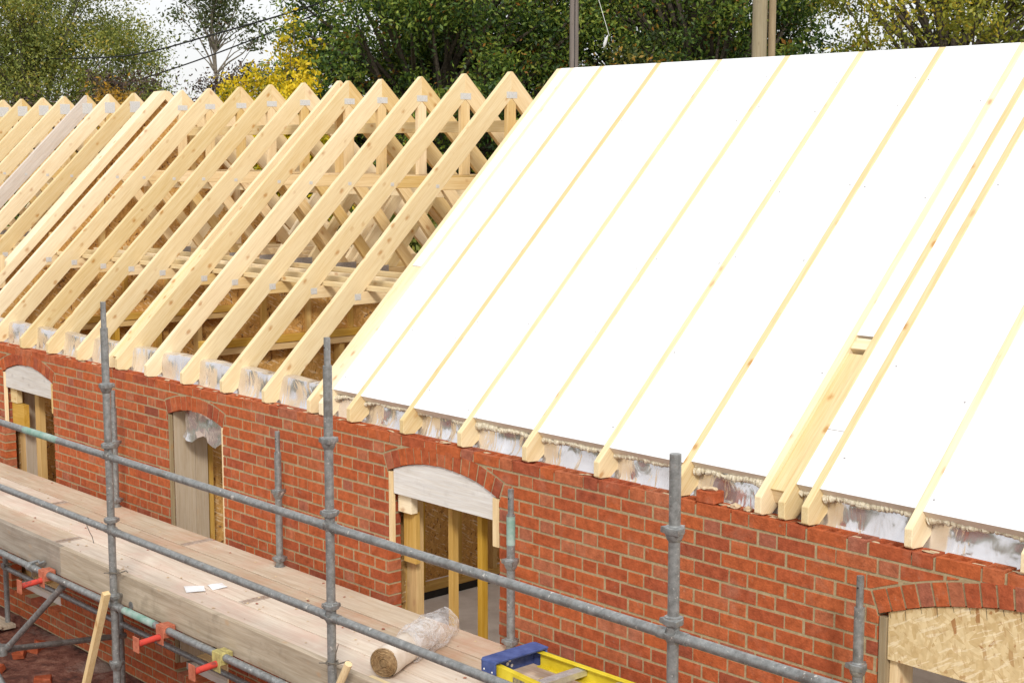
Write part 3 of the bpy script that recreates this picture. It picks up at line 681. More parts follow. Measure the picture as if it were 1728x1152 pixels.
# cross partitions
for (xp, n) in ((-5.25, 'near'), (-7.50, 'far')):
    pw = thing('partition_wall', ('nearer' if n == 'near' else 'farther')+' timber and OSB cross wall under the trusses'+(' at the middle truss pair' if n == 'near' else ' on the left'), 'wall', (xp, .3, -2.12), 'cross partition walls')
    MB().prism_x([(.41, .352), (.745, .69), (2*YR-.745, .69), (2*YR-.41, .352)], xp-.012, xp).build('osb_panel', 'osb', pw)
    MB().box(xp-.05, xp+.06, .33, 4.4, .291, .350).build('wall_plate', 'stud_y', pw, bev=.002)
    MB().box(xp-.05, xp+.05, .33, 4.4, .236, .289).build('wall_plate', 'stud_y', pw, bev=.002)
    MB().box(xp-.07, xp-.058, .33, 4.4, -1.98, .234).build('osb_panel', 'osb', pw)
    MB().box(xp-.056, xp+.04, .33, 4.4, -2.05, -1.99).build('wall_plate', 'stud_y', pw, bev=.002)
    MB().box(xp-.05, xp+.035, .33, 4.4, -2.118, -2.052).build('base_course', 'dark', pw)
    for y in list(np.arange(.34, 4.3, .42)):
        MB().box(xp-.056, xp+.035, y, y+.045, -1.989, .234).build('stud', 'stud_z', pw, bev=.002)
        if .7 < y < 3.7: MB().box(xp+.001, xp+.03, y+.1, y+.145, .352, .69).build('stud', 'stud_z', pw)
# rear wall of the building
rw = thing('rear_wall', 'rear wall of the building behind the trusses', 'wall', (X0, 4.48, GZ))
MB().box(X0, X1, 4.48, 4.58, GZ, ZT).build('brickwork', 'brick', rw)
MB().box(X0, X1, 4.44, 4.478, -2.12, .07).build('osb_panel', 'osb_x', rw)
for x, nm in ((X0, 'far'), (X1-.1, 'near')):
    gw = thing('gable_wall', 'red brick end wall at the '+nm+' end of the building', 'wall', (x, 2.3, GZ), 'end walls')
    MB().box(x, x+.1, .101, 4.478, GZ, ZT-.01).build('brickwork', 'brick', gw)
# ------------------------------------------------------------------ opening fittings
def former(a, zb, mat, name, lab, y0=.012, nails=True, inset=.03):
    cx, hw, zs, zc = a; Rr, zo, th = geo(a); P = []
    x0, x1 = cx-hw+inset, cx+hw-inset
    for i in range(17):
        x = x0+(x1-x0)*i/16; P.append((x, zo+math.sqrt(Rr*Rr-(x-cx)**2)-.003))
    P += [(x1, zb), (x0, zb)]
    o = MB().prism_y(P, y0, y0+.02).build(name, mat, None, bev=.001, origin=(x0, y0, zb)); tag(o, lab, 'board', 'arch former boards')
former(ARCH[2], -.30, 'former', 'former_board', 'whitewashed arched board under the brick arch of the middle opening', inset=.045)
former(ARCH[0], -.30, 'former', 'former_board', 'pale grey arched board under the brick arch of the leftmost opening', inset=.035)
former(ARCH[3], -.441, 'osb_front', 'former_board', 'arched sheet of OSB filling the head of the right opening', inset=.045)
# short dark mortar streaks / drips on the OSB sheet
st = MB(); r = random.Random(8); a = ARCH[3]; Rr, zo, th = geo(a)
for i in range(11):
    x = 1.13+i*.078; z = zo+math.sqrt(Rr*Rr-(x-a[0])**2)-.004; l = r.uniform(.02, .05)
    st.add([(x, .0105, z), (x+.0022, .0105, z), (x+.009, .0105, z-l), (x+.0075, .0105, z-l)], [(0, 3, 2, 1)])
def fit(name, box, mat, lab, cat='timber', group='strips lining the openings', bev=.001):
    tag(MB().box(*box).build(name, mat, None, bev=bev, origin=(box[0], box[2], box[4])), lab, cat, group)
fit('timber_strip', (-2.496, -2.462, .004, .03, -.62, -.165), 'pine_z', 'pale strip at the upper left of the middle opening')
fit('timber_strip', (-1.522, -1.468, .004, .03, -.45, -.165), 'pine_z', 'pale strip hanging at the upper right of the middle opening')
fit('timber_strip', (-1.485, -1.463, .035, .06, -2.1, -.20), 'pine_z', 'thin long strip down the right side of the middle opening')
fit('timber_strip', (-8.146, -8.118, .004, .03, -.62, -.165), 'pine_z', 'pale strip at the upper left of the leftmost opening')
fit('timber_strip', (-7.19, -7.156, .004, .03, -.42, -.165), 'pine_z', 'pale strip at the upper right of the leftmost opening')
fit('timber_strip', (-7.172, -7.153, .035, .06, -2.1, -.2), 'pine_z', 'thin long strip down the right side of the leftmost opening')
fit('timber_strip', (-5.208, -5.188, .002, .03, -2.1, -.165), 'grey_timber', 'thin strip down the left side of the narrow opening')
fit('timber_strip', (-4.452, -4.432, .002, .03, -2.1, -.165), 'pine_z', 'thin strip down the right side of the narrow opening')
fit('timber_post', (1.085, 1.122, .002, .05, -2.1, -.25), 'grey_timber', 'grey timber post at the left jamb of the right opening')
fit('timber_post', (1.124, 1.165, .035, .16, -2.1, -.445), 'pine_z', 'pale timber post under the OSB sheet in the right opening')
fit('timber_block', (-2.46, -2.33, .05, .10, -.42, -.31), 'pine_x', 'pale timber block below the board at the upper left of the middle opening')
fit('timber_block', (-8.11, -7.98, .05, .10, -.44, -.31), 'pine_x', 'pale timber block below the board at the upper left of the leftmost opening')
fit('timber_block', (-8.11, -7.87, .06, .11, -.66, -.445), 'stud_x', 'larger timber block under the pale block in the leftmost opening')
fit('timber_board', (-2.47, -2.35, .10, .135, -.75, -.42), 'stud_z', 'brownish board below the block at the left of the middle opening')
for i, (y0, y1) in enumerate(((.032, .20), (.202, .31))):
    fit('reveal_board', (-5.186, -5.168, y0, y1, -2.1, -.13), 'reveal', ('front' if i == 0 else 'rear')+' brown-grey reveal board at the left of the narrow opening', 'board', 'reveal boards of the narrow opening')
fit('reveal_board', (-8.085, -8.07, .16, .28, -2.1, -.3), 'reveal', 'dull brown side board of the post in the leftmost opening', 'board', 'reveal boards')
fl = MB(); vs = []
for i in range(15):
    x = -5.10+i*.0475
    for j in range(5): vs.append((x, .08+.012*math.sin(i*1.9+j)+.01*math.cos(j*2.1+i*.7), -.11-.055*j*(1+.15*math.sin(i*.9))))
fl.add(vs, [(i*5+j, (i+1)*5+j, (i+1)*5+j+1, i*5+j+1) for i in range(14) for j in range(4)])
tag(fl.build('foil_flap', 'foil', None, smooth=True, origin=(-5.1, .08, -.3)), 'crumpled silver foil flap hanging in the head of the narrow opening', 'membrane')
# ------------------------------------------------------------------ scaffold
DZ = -.93; YO = -1.30; YI = -.2; RP = .0232
def coupler(z, x, y, par, lower=True):
    m = MB()
    if lower:
        pr = [(.0236, -.066), (.030, -.052), (.0365, -.042), (.0375, -.030), (.0375, -.026), (.029, -.0255), (.0265, -.025), (.0265, .010),
              (.030, .0105), (.040, .011), (.0415, .016), (.039, .032), (.0345, .037), (.0345, .041), (.0275, .042), (.0236, .045)]; lv = (9, 10, 11)
    else:
        pr = [(.0236, -.030), (.028, -.024), (.034, -.012), (.0365, .0), (.0395, .002), (.041, .006), (.0395, .026), (.036, .030), (.0275, .031), (.0236, .036)]; lv = (4, 5, 6)
    m.tube([(x, y, z+h) for _, h in pr], [a for a, _ in pr], 18); n = 18
    for k in (2, 8, 14):      # lugs drawn out of the top cup
        for lev in lv:
            v = m.v[lev*n+k]; m.v[lev*n+k] = (x+(v[0]-x)*1.4, y+(v[1]-y)*1.4, v[2])
    return m.build('coupler', 'galv', par, smooth=True)
def standard(x, y, ztop, zbot, zs, lab, group, spig=.13, lean=0):
    o = thing('scaffold_standard', lab, 'scaffold pole', (x, y, zbot), group)
    MB().tube([(x, y, zbot), (x, y, ztop-spig)], RP, 20).build('tube', 'galv', o, smooth=True)
    if spig:
        s_ = MB(); s_.tube([(x, y, ztop-spig), (x, y, ztop)], RP*.72, 16); s_.build('spigot', 'galv', o, smooth=True)
        MB().tube([(x+.0, y-RP*.7-.002, ztop-.05), (x, y-RP*.7+.002, ztop-.05)], .004, 8).build('pin_hole', 'dark', o)
    else: MB().box(x-.006, x+.006, y-RP-.004, y-RP+.002, ztop-.20, ztop-.10).build('spigot_slot', 'galv', o)
    for z in zs: coupler(z, x, y, o, not (z > .3 or z < -1.2 or y > -1 and z > -.6))
    o.rotation_euler = (0, lean, 0); return o
standard(-3.605, YO, .891, GZ, (.36, -.02, -.49, -.975, -1.40), 'galvanised outer scaffold pole at the left with a narrow spigot top', 'outer scaffold poles', .16, -.006)
standard(-1.280, YO, .891, GZ, (.36, -.02, -.50, -.975), 'galvanised outer scaffold pole left of the middle with a narrow spigot top', 'outer scaffold poles', .14)
standard(1.015, YO, .655, GZ, (.34, -.03, -.50, -.975), 'galvanised outer scaffold pole at the right without a spigot', 'outer scaffold poles', 0)
standard(3.31, YO, .655, GZ, (.34, -.03, -.50, -.975), 'outer scaffold pole nearest the viewer beyond the right edge', 'outer scaffold poles', .14)
standard(-5.93, YO, .891, GZ, (.36, -.02, -.50, -.975), 'outer scaffold pole beyond the left edge', 'outer scaffold poles', .14)
for x, lab in ((-7.8, 'thin dark inner scaffold pole at the far left under the deck'), (-5.68, 'inner scaffold pole close to the wall, hidden behind the left outer pole'), (-3.42, 'inner scaffold pole close to the wall between the narrow and the middle opening'),
               (-1.14, 'inner scaffold pole with a green painted band beside the middle opening'), (1.117, 'dark inner scaffold pole beside the right opening'), (3.4, 'inner scaffold pole close to the wall beyond the right edge')):
    o = standard(x, YI, -.02 if x > -7 else -1.0, GZ, (-.44, -.90) if x > -7 else (-1.85,), lab, 'inner scaffold poles', .14)
    if abs(x+1.14) < .01: MB().tube([(x, YI, -.33), (x, YI, -.17)], RP+.0012, 20).build('paint_band', 'green', o, smooth=True)
def pipe(name, p0, p1, rad, lab, group, cat='scaffold tube', band=None):
    p0, p1 = Vector(p0), Vector(p1); o = thing(name, lab, cat, p0, group); d = (p1-p0).normalized()
    MB().tube([p0+d*.03, p1-d*.03], rad, 20).build('tube', 'galv', o, smooth=True)
    for p, s_ in ((p0, 1), (p1, -1)):
        MB().tube([p+d*.026*s_, p+d*.075*s_], rad+.003, 16).build('end_fitting', 'galv', o, smooth=True)
    if band: MB().tube([p0+d*band[0], p0+d*band[1]], rad+.0012, 20).build('paint_band', 'green', o, smooth=True)
    return o
bx = [-5.93, -3.6, -1.28, 1.015, 3.31]; names = ['left', 'middle left', 'middle right', 'right']
for i in range(4):
    a, b_ = bx[i], bx[i+1]
    pipe('guard_rail', (a, YO, -.066), (b_, YO, -.066), .0225, 'top guard rail, '+names[i]+' span of the four'+(', with a green painted band' if i == 0 else ''), 'guard rails', band=(1.12, 1.62) if i == 0 else None)
    pipe('guard_rail', (a, YO, -.533), (b_, YO, -.533), .0225, 'lower guard rail, '+names[i]+' span of the four', 'guard rails')
    pipe('ledger', (a, YO, -1.012), (b_, YO, -1.012), .0225, 'ledger under the toe board, '+names[i]+' span'+(', with faded green paint' if i == 1 else ''), 'ledgers', band=(.12, .5) if i == 1 else None)
bi = [-7.8, -5.68, -3.42, -1.14, 1.117, 3.4]
for i in range(5):
    pipe('ledger', (bi[i], YI, -1.86), (bi[i+1], YI, -1.86), .0225, 'low dark ledger along the wall under the deck, '+ORD[i]+' span from the left', 'inner ledgers')
for i, x in enumerate((-5.7, -3.51, -1.21, 1.07, 3.35)):
    pipe('transom', (x, YO+.03, -1.0), (x, YI-.03, -1.0), .0225, 'transom under the deck, '+ORD[i]+' from the left', 'transoms')
pipe('brace', (-5.278, YO, -1.716), (-4.42, YO+.06, -1.06), .022, 'diagonal brace rising to the ledger at the lower left', 'braces')
pipe('brace', (-5.278, YO, -1.716), (-5.58, YI, -1.93), .022, 'brace running back towards the wall at the lower left', 'braces')
pipe('brace', (-5.93, YO, -1.735), (-5.278, YO, -1.716), .022, 'short brace coming from the left edge at the lower left', 'braces')
pipe('brace', (-5.6, YO, -1.86), (-4.7, YO, -2.36), .022, 'brace crossing the bottom left corner', 'braces')
cl = thing('swivel_clamp', 'steel clamp joining the braces at the lower left', 'clamp', (-5.278, YO, -1.716))
MB().tube([(-5.278, YO-.03, -1.75), (-5.278, YO-.03, -1.68)], .04, 14).build('jaw', 'galv', cl, smooth=True)
MB().beam((-5.30, YO-.06, -1.71), (-5.24, YO-.07, -1.72), .012, .012).build('bolt', 'galv', cl)
# telescopic board bracket ends (red)
for i, (x, m1) in enumerate(((-4.575, 'red'), (-2.99, 'red'), (-2.355, 'yellow'))):
    lab = ['red bracket tube end at the left with a steel clamp beside it', 'red bracket tube end right of the left pole', 'red bracket tube end with a yellow clamp, rightmost of three'][i]
    o = thing('board_bracket', lab, 'scaffold bracket', (x, YO, -1.03), 'red board brackets'); z = -1.065
    MB().tube([(x, YO+.16, z+.03), (x, YO-.185, z)], .019, 16).build('arm', 'red', o, smooth=True)
    MB().box(x-.032, x+.032, YO-.192, YO-.184, z-.045, z+.045).build('end_plate', 'red_rust', o, bev=.001)
    k = MB(); k.box(x-.045, x+.045, YO-.034, YO+.05, -1.055, -.984); k.box(x-.04, x+.04, YO-.034, YO-.028, -1.10, -1.05)
    k.tube([(x-.045, YO, -1.012), (x+.05, YO, -1.012)], .031, 14); k.build('clamp', 'mustard' if i == 2 else 'red_rust', o, bev=.004)
o = thing('pipe_coupler', 'plain steel coupler on the ledger left of the left red bracket', 'clamp', (-4.80, YO, -1.01))
k = MB(); k.tube([(-4.83, YO, -1.012), (-4.77, YO, -1.012)], .032, 14); k.build('jaw', 'galv', o, smooth=True)
MB().tube([(-4.80, YO-.01, -.985), (-4.75, YO+.03, -.965), (-4.70, YO+.02, -.97), (-4.67, YO+.04, -.955)], .009, 8).build('hook', 'galv', o, smooth=True)
# deck boards
xsJ = {0: [-9.0, -4.33, 3.9], 1: [-9.0, -6.1, -.4, 3.9], 2: [-9.0, -2.9, 3.9], 3: [-9.0, -5.0, -.9, 3.9]}
yb = [(-.4035, -.165), (-.6125, -.4105), (-.8225, -.6195), (-1.195, -.8295)]
dn = ['nearest the wall', 'second from the wall', 'third from the wall', 'outermost beside the toe board']
r = random.Random(6)
for i, (y0, y1) in enumerate(yb):
    J = xsJ[i]
    for k in range(len(J)-1):
        dz = r.uniform(-.0035, .0035)
        o = MB().box(J[k]+.003, J[k+1]-.003, y0, y1, DZ-.038+dz, DZ+dz).build('scaffold_board', 'deck', None, bev=.003, origin=(J[k], y0, DZ))
        for xe_ in (J[k]+.003, J[k+1]-.033):
            if -7.5 < xe_ < 1.5: MB().box(xe_, xe_+.03, y0+.001, y1-.001, DZ+dz+.0002, DZ+dz+.0016).build('end_band', 'band', o)
        tag(o, 'pale deck board '+dn[i]+', '+(ORD[k] if k < len(J)-2 or len(J) < 3 else 'last')+' length from the left', 'scaffold board', 'scaffold deck boards')
for a, b_, mt, lab in ((-9, -4.487, 'toe_dark', 'darker grey toe board on edge at the left end of the deck'), (-4.481, -.2, 'toe', 'aged pale toe board on edge along the middle of the deck'), (-.19, 3.9, 'toe', 'toe board on edge at the right beyond the ladder')):
    dy = 0 if a < -5 else .0
    tag(MB().box(a, b_, -1.238, -1.197, -1.022, -.822).build('toe_board', mt, None, bev=.003, origin=(a, -1.24, -1.02)), lab, 'toe board', 'toe boards')
def wire_tie(x, z, lab, up=0):
    r = random.Random(int(abs(x)*100)); m = MB(); pts = []
    for k in range(26):
        an = k*.55; pts.append((x+.031*math.cos(an), YO+.031*math.sin(an), z+.004*math.sin(k*1.3)+k*.0004))
    m.tube(pts, .0032, 6); m.tube([(x+.03, YO, z), (x+.06, YO+.02, z+.012), (x+.10, YO+.03, z+.03), (x+.125, YO+.03, z+.025)], .0042, 6)
    m.tube([(x-.02, YO-.02, z), (x-.07, YO-.03, z-.01)], .0035, 6)
    if up: m.tube([(x+.05, YO-.02, z), (x+.075, YO-.03, z+.07), (x+.10, YO-.03, z+.13)], .0022, 6)
    tag(m.build('wire_tie', 'tie', None, smooth=True, origin=(x, YO, z)), lab, 'wire', 'wire ties on the poles')
wire_tie(-3.605, -.80, 'twisted wire tie round the left pole at toe board height')
wire_tie(-1.280, -.775, 'twisted wire tie round the pole left of the middle, with a long stray end', 1)
m = MB(); m.tube([(-3.93+.024*math.cos(k*.7), YO, -.533+.024*math.sin(k*.7)) for k in range(10)], .003, 6); m.tube([(-3.91, YO-.02, -.55), (-3.87, YO-.02, -.59), (-3.84, YO-.02, -.61), (-3.82, YO-.02, -.65)], .0022, 6)
tag(m.build('cable_tie', 'wire', None, origin=(-3.93, YO, -.533)), 'black cable tie hanging from the lower guard rail at the left', 'cable tie')
tag(MB().beam((-3.515, -1.40, -.888), (-4.25, -1.40, GZ), .036, .045, (0, 1, 0)).build('timber_prop', 'pine_z', None, bev=.002, origin=(-4.25, -1.4, GZ)), 'slim pale timber batten leaning in front of the scaffold at the lower left', 'timber')
tag(MB().tube([(-1.075, -1.345, -.715), (-1.35, -1.34, -1.15), (-1.6, -1.34, -1.6)], .02, 10).build('wooden_stick', 'pine_z', None, smooth=True, origin=(-1.6, -1.34, -1.6)), 'round wooden stick leaning at the foot of the pole left of the middle', 'stick')
# papers on the deck
cb_ = MB(); r = random.Random(31)
for i in range(240):
    x, y = r.uniform(-8, .6), r.uniform(-1.15, -.17); s_ = r.choice((.004, .005, .007, .011)); z = DZ+.003
    n = 6; P = [(x+s_*r.uniform(.6, 1.3)*math.cos(k*math.pi/3), y+s_*r.uniform(.6, 1.3)*math.sin(k*math.pi/3), z) for k in range(n)]
    cb_.add(P+[(x, y, z+s_*.5)], [(k, (k+1) % n, n) for k in range(n)], 0, r.choice((0, 0, 0, 1)))
tag(cb_.build('mortar_crumbs', ['mortar_pale', 'brick_dust'], None, origin=(-4, -.6, DZ)), 'crumbs of mortar and brick scattered over the scaffold deck', 'crumbs', kind='stuff')
def paper(pts, lab, bend):
    m = MB(); c = [Vector(p) for p in pts]; n = 6; vs = []
    for i in range(n+1):
        for j in range(n+1):
            u, v_ = i/n, j/n; p = (c[0]*(1-u)+c[1]*u)*(1-v_)+(c[3]*(1-u)+c[2]*u)*v_
            vs.append((p.x, p.y, p.z+.006+bend*math.sin(u*3.1)*math.sin(v_*3.1)+.003*math.sin(5*u+3*v_)))
    nv = len(vs); vs += [(a, b2, c2-.0012) for a, b2, c2 in vs]
    q = lambda i, j: i*(n+1)+j
    m.add(vs, [(q(i, j), q(i+1, j), q(i+1, j+1), q(i, j+1)) for i in range(n) for j in range(n)]+[tuple(nv+k for k in (q(i, j), q(i, j+1), q(i+1, j+1), q(i+1, j))) for i in range(n) for j in range(n)])
    tag(m.build('paper_sheet', 'paper', None, smooth=True, origin=(pts[0][0], pts[0][1], DZ)), lab, 'paper', 'papers on the deck')
paper([(-3.43, -.915, DZ), (-3.31, -.965, DZ), (-3.24, -.87, DZ), (-3.35, -.815, DZ)], 'left of two white paper sheets lying on the deck', .006)
paper([(-3.355, -.79, DZ), (-3.245, -.815, DZ), (-3.225, -.72, DZ), (-3.33, -.695, DZ)], 'right of two white paper sheets lying on the deck', .012)
# felt roll in torn wrapping
rl = thing('insulation_roll', 'roll of brown felt in torn pale wrapping lying on the deck', 'roll', (-1.24, -1.0, DZ))
c0 = Vector((-1.262, -.985, -.845)); c1 = Vector((-1.50, -.50, -.845)); d = (c1-c0).normalized()
m = MB(); n = 13; r = random.Random(12); pts = [c0+(c1-c0)*k/n for k in range(n+1)]
m.tube(pts, [.080+r.uniform(-.003, .003) for _ in pts], 28, cap=False); m.build('wrapping', 'wrap', rl, smooth=True)
u = d.orthogonal().normalized(); v_ = d.cross(u); m = MB(); vs = []; fs = []
turns = 7; pr_ = None; nn = turns*24
for k in range(nn+1):
    an = k*2*math.pi/24; rr = .018+.060*k/nn
    for (ro, de) in ((rr, -.004-.003*math.sin(k*.9)), (rr+.0045, .004)): vs.append(c0+(u*math.cos(an)+v_*math.sin(an))*ro+d*de)
for k in range(nn): fs.append((2*k, 2*k+1, 2*k+3, 2*k+2))
nv = len(vs)
for k in range(nn-24): fs.append((2*k+1, 2*(k+24), 2*(k+25), 2*k+3))
m.add(vs, fs); m.build('felt', 'felt', rl)
m = MB(); m.tube([c0+d*.012, c0+d*.03], .078, 24); m.build('core', 'felt', rl)
m = MB(); vs = []
for i in range(15):
    for j in range(11):
        t_ = i/14; an = -1.2+j/10*3.6; rr = .086+.016*math.sin(t_*3)+.007*math.sin(i*1.3+j*1.1)+.005*math.cos(j*1.7-i)
        p = c0+(c1-c0)*(.45+.95*t_)+Vector((math.cos(an)*.92, math.cos(an)*.42, max(math.sin(an), -.75)))*rr*(1-.25*max(0, t_-.7))
        vs.append((p.x+.03*t_, p.y, max(p.z, DZ+.006)))
m.add(vs, [(i*11+j, (i+1)*11+j, (i+1)*11+j+1, i*11+j+1) for i in range(14) for j in range(10)]); m.build('plastic_film', 'film', rl, smooth=True)
tag(MB().box(-1.30, -1.06, -1.12, -1.03, DZ+.003, DZ+.022).build('timber_offcut', 'pine_x', None, bev=.001, origin=(-1.2, -1.1, DZ)), 'small timber offcut on the deck beside the roll end', 'timber')
# step ladder lying on the deck
ld = thing('step_ladder', 'yellow step ladder with blue top and aluminium treads lying on the deck', 'ladder', (-.7, -.65, DZ))
LZ = -.750
yn = lambda x: -.750-.10*(x+.66)
yf = lambda x: -.428+.02*(x+.66)
def skew(m, fy, w0, w1, z0, z1, x0=-.655, x1=1.6):
    vs = []
    for z in (z0, z1):
        for x, w_ in ((x0, w0), (x1, w0), (x1, w1), (x0, w1)): vs.append((x, fy(x)+w_, z))
    m.add(vs, [(0, 3, 2, 1), (4, 5, 6, 7), (0, 1, 5, 4), (1, 2, 6, 5), (2, 3, 7, 6), (3, 0, 4, 7)])
for near in (True, False):
    m = MB(); fy = yn if near else yf; s_ = 1 if near else -1
    for w0, w1, z0, z1 in ((0, .006, LZ-.082, LZ), (.0061, .032, LZ-.006, LZ-.0002), (.0061, .032, LZ-.0818, LZ-.076)):
        skew(m, fy, min(s_*w0, s_*w1), max(s_*w0, s_*w1), z0, z1)
    rl_ = m.build('side_rail', 'yellow', ld, bev=.001)
    if near:
        lm = MB(); skew(lm, fy, -.0014, -.0004, LZ-.066, LZ-.018, -.50, -.40); lm.build('sticker', 'sticker', rl_)
        lm = MB(); skew(lm, fy, -.0014, -.0004, LZ-.070, LZ-.022, -.36, -.29); lm.build('sticker', 'sticker', rl_)
    bl = MB(); skew(bl, fy, min(s_*.04, s_*.07), max(s_*.04, s_*.07), DZ+.006, DZ+.06, -.6, 1.5); bl.build('rear_leg', 'yellow', ld, bev=.002)
for x in (-.38, -.09, .20, .49, .78, 1.07):
    y0, y1 = yn(x)+.009, yf(x)-.007; m = MB()
    m.box(x, x+.006, y0, y1, LZ-.075, LZ-.014); m.box(x+.006, x+.062, y0, y1, LZ-.020, LZ-.014); m.box(x+.056, x+.062, y0, y1, LZ-.045, LZ-.0205)
    for q in range(3): m.box(x+.014+q*.015, x+.020+q*.015, y0+.01, y1-.01, LZ-.0139, LZ-.011)
    m.build('tread', 'alu', ld)
m = MB(); P = [(-.742, -.762), (-.728, -.778), (-.69, -.772), (-.625, -.770), (-.625, -.408), (-.69, -.405), (-.728, -.402), (-.742, -.414)]
n = len(P); zt0, zt1 = LZ+.010, LZ+.022
m.add([(a, b_, zt0) for a, b_ in P]+[(a+.004, b_*.995, zt1) for a, b_ in P], [tuple(range(n)), tuple(range(n, 2*n))[::-1]]+[(i, n+i, n+(i+1) % n, (i+1) % n) for i in range(n)])
m.box(-.742, -.726, -.764, -.412, LZ-.092, zt0-.0005); m.box(-.7255, -.63, -.771, -.759, LZ-.092, zt0-.0005); m.box(-.7255, -.63, -.418, -.406, LZ-.092, zt0-.0005)
tp = m.build('top_cap', 'blue', ld, bev=.002)
for (y, z) in ((-.60, -.05), (-.57, -.065), (-.585, -.035)): MB().tube([(-.7255, y, LZ+z), (-.723, y, LZ+z)], .009, 10).build('hole', 'paper', ld)
for (x, z) in ((-.71, -.07), (-.69, -.05), (-.71, -.03), (-.66, -.07), (-.65, -.035)): MB().tube([(x, -.7712, LZ+z), (x, -.7732, LZ+z)], .005, 8).build('rivet', 'paper', ld)
# rubble
r = random.Random(21)
for i in range(14):
    x, y = r.uniform(-7.4, -5.2), r.uniform(-1.1, -.15); s_ = r.uniform(.6, 1.1)
    m = MB(); m.box(-.06*s_, .06*s_, -.05, .05, -.03, .03, .3)
    for k, v0 in enumerate(m.v): m.v[k] = tuple(c_+r.uniform(-.012, .012) for c_ in v0)
    o = m.build('brick_rubble', 'brick', None, bev=.004); o.location = (x, y, GZ+.025); o.rotation_euler = (r.uniform(-.4, .4), r.uniform(-.4, .4), r.uniform(0, 3))
    tag(o, 'piece of broken brick on the soil under the deck, '+ORD[i]+' from the left', 'rubble', 'broken bricks on the ground'); o['_x'] = x
rb = sorted([o for o in bpy.data.objects if o.name.startswith('brick_rubble')], key=lambda o: o['_x'])
for i, o in enumerate(rb):
    del o['_x']; o['label'] = 'piece of broken brick on the soil under the deck, '+ORD[i]+' from the left'
for i in range(3):
    tag(MB().box(-8.6, -7.70+.05*i, -.30-.15*i, -.17-.15*i, GZ+.03+.03*i, GZ+.065+.03*i).build('plank', 'toe', None, bev=.003, origin=(-8.6, -.3, GZ)), ['lowest', 'middle', 'top'][i]+' of the loose planks on the ground at the lower left', 'plank', 'loose planks')
# ------------------------------------------------------------------ trees
def leafmesh(name, cen, size, tint, mat, parent, rs):
    n = len(cen); a = rs.normal(size=(n, 3)); a /= np.linalg.norm(a, axis=1)[:, None]
    b_ = rs.normal(size=(n, 3)); b_ -= (b_*a).sum(1)[:, None]*a; b_ /= np.linalg.norm(b_, axis=1)[:, None]
    s = size*rs.uniform(.6, 1.3, n)[:, None]
    V = np.stack([cen-a*s, cen-b_*s*.45, cen+a*s, cen+b_*s*.45], 1).reshape(-1, 3)-np.array(wloc(parent))
    me = bpy.data.meshes.new(name); me.vertices.add(4*n); me.vertices.foreach_set('co', V.ravel().astype(np.float32))
    me.loops.add(4*n); me.loops.foreach_set('vertex_index', np.arange(4*n, dtype=np.int32))
    me.polygons.add(n); me.polygons.foreach_set('loop_start', np.arange(0, 4*n, 4, dtype=np.int32))
    at = me.attributes.new('tint', 'FLOAT', 'FACE'); at.data.foreach_set('value', np.clip(tint, 0, 1).astype(np.float32))
    me.materials.append(M[mat]); me.update(calc_edges=True); me.validate()
    o = bpy.data.objects.new(name, me); COL.objects.link(o); o.parent = parent; return o
def tree(name, label, cat, x, y, ells, nclump, nleaf, lsize, clr, mat, bark='bark', trunk=.2, seed=1, group=None, base=GZ, tintmix=None, limb=.5, shell=.55, cflat=1.0, k=7):
    """ells: list of (dx,dy,z,rx,ry,rz) crown volumes"""
    o = thing(name, label, cat, (x, y, base), group); rs = np.random.RandomState(seed)
    vol = np.array([e[3]*e[4]*e[5] for e in ells]); vol = vol/vol.sum(); C_ = []
    for e, f in zip(ells, vol):
        kc = max(2, int(nclump*f)); d = rs.normal(size=(kc, 3)); d /= np.linalg.norm(d, axis=1)[:, None]
        rr = shell+(1-shell)*rs.uniform(0, 1, kc)**.6; rr[: kc//4] *= rs.uniform(.2, .9, kc//4)
        C_.append(d*rr[:, None]*np.array(e[3:6])+np.array([x+e[0], y+e[1], e[2]]))
    C_ = np.concatenate(C_); nc = len(C_); per = nleaf//nc; cb = rs.uniform(-.24, .28, nc)
    cen = []; ti = []
    for c, t0 in zip(C_, cb):
        kl = max(3, int(per*rs.uniform(.5, 1.5))); g = rs.normal(size=(kl, 3))*clr*rs.uniform(.6, 1.3)*np.array([1, 1, .65*cflat]); cen.append(c+g)
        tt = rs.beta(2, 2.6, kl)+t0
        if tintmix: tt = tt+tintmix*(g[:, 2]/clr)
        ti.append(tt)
    cen = np.concatenate(cen); ti = np.concatenate(ti)
    keep = cen[:, 2] > base+.1; cen, ti = cen[keep], ti[keep]
    leafmesh('crown', cen, lsize, ti, mat, o, rs)
    m = MB(); zc = ells[0][2]; top = zc+ells[0][5]*.7; r = random.Random(seed)
    tp_ = [(x, y, base-.1)]
    for i in range(1, k+1): tp_.append((x+r.uniform(-.1, .1)*trunk*10*i/k, y+r.uniform(-.1, .1)*trunk*10*i/k, base+(top-base)*i/k))
    m.tube(tp_, [trunk*(1-.85*i/k) for i in range(k+1)], 10)
    sel = rs.choice(nc, min(nc, int(nc*limb)+3), replace=False)
    for j in sel:
        c = C_[j]; i = min(k-1, max(k//3, int((c[2]-base)/(top-base)*k)-1-r.randint(0, 1))); p = Vector(tp_[i]); q = Vector(c)
        if (q-p).length < .3: continue
        md_ = p.lerp(q, .5)+Vector((r.uniform(-.2, .2), r.uniform(-.2, .2), r.uniform(0, .35)))*(q-p).length*.3
        w0 = trunk*.32*min(1, (q-p).length/3+.25)
        m.tube([p, p.lerp(md_, .5)+Vector((0, 0, .05)), md_, md_.lerp(q, .55), q], [w0, w0*.75, w0*.55, w0*.35, w0*.12], 6)
    m.build('trunk', bark, o, smooth=True); return o
TG = 'trees behind the site'
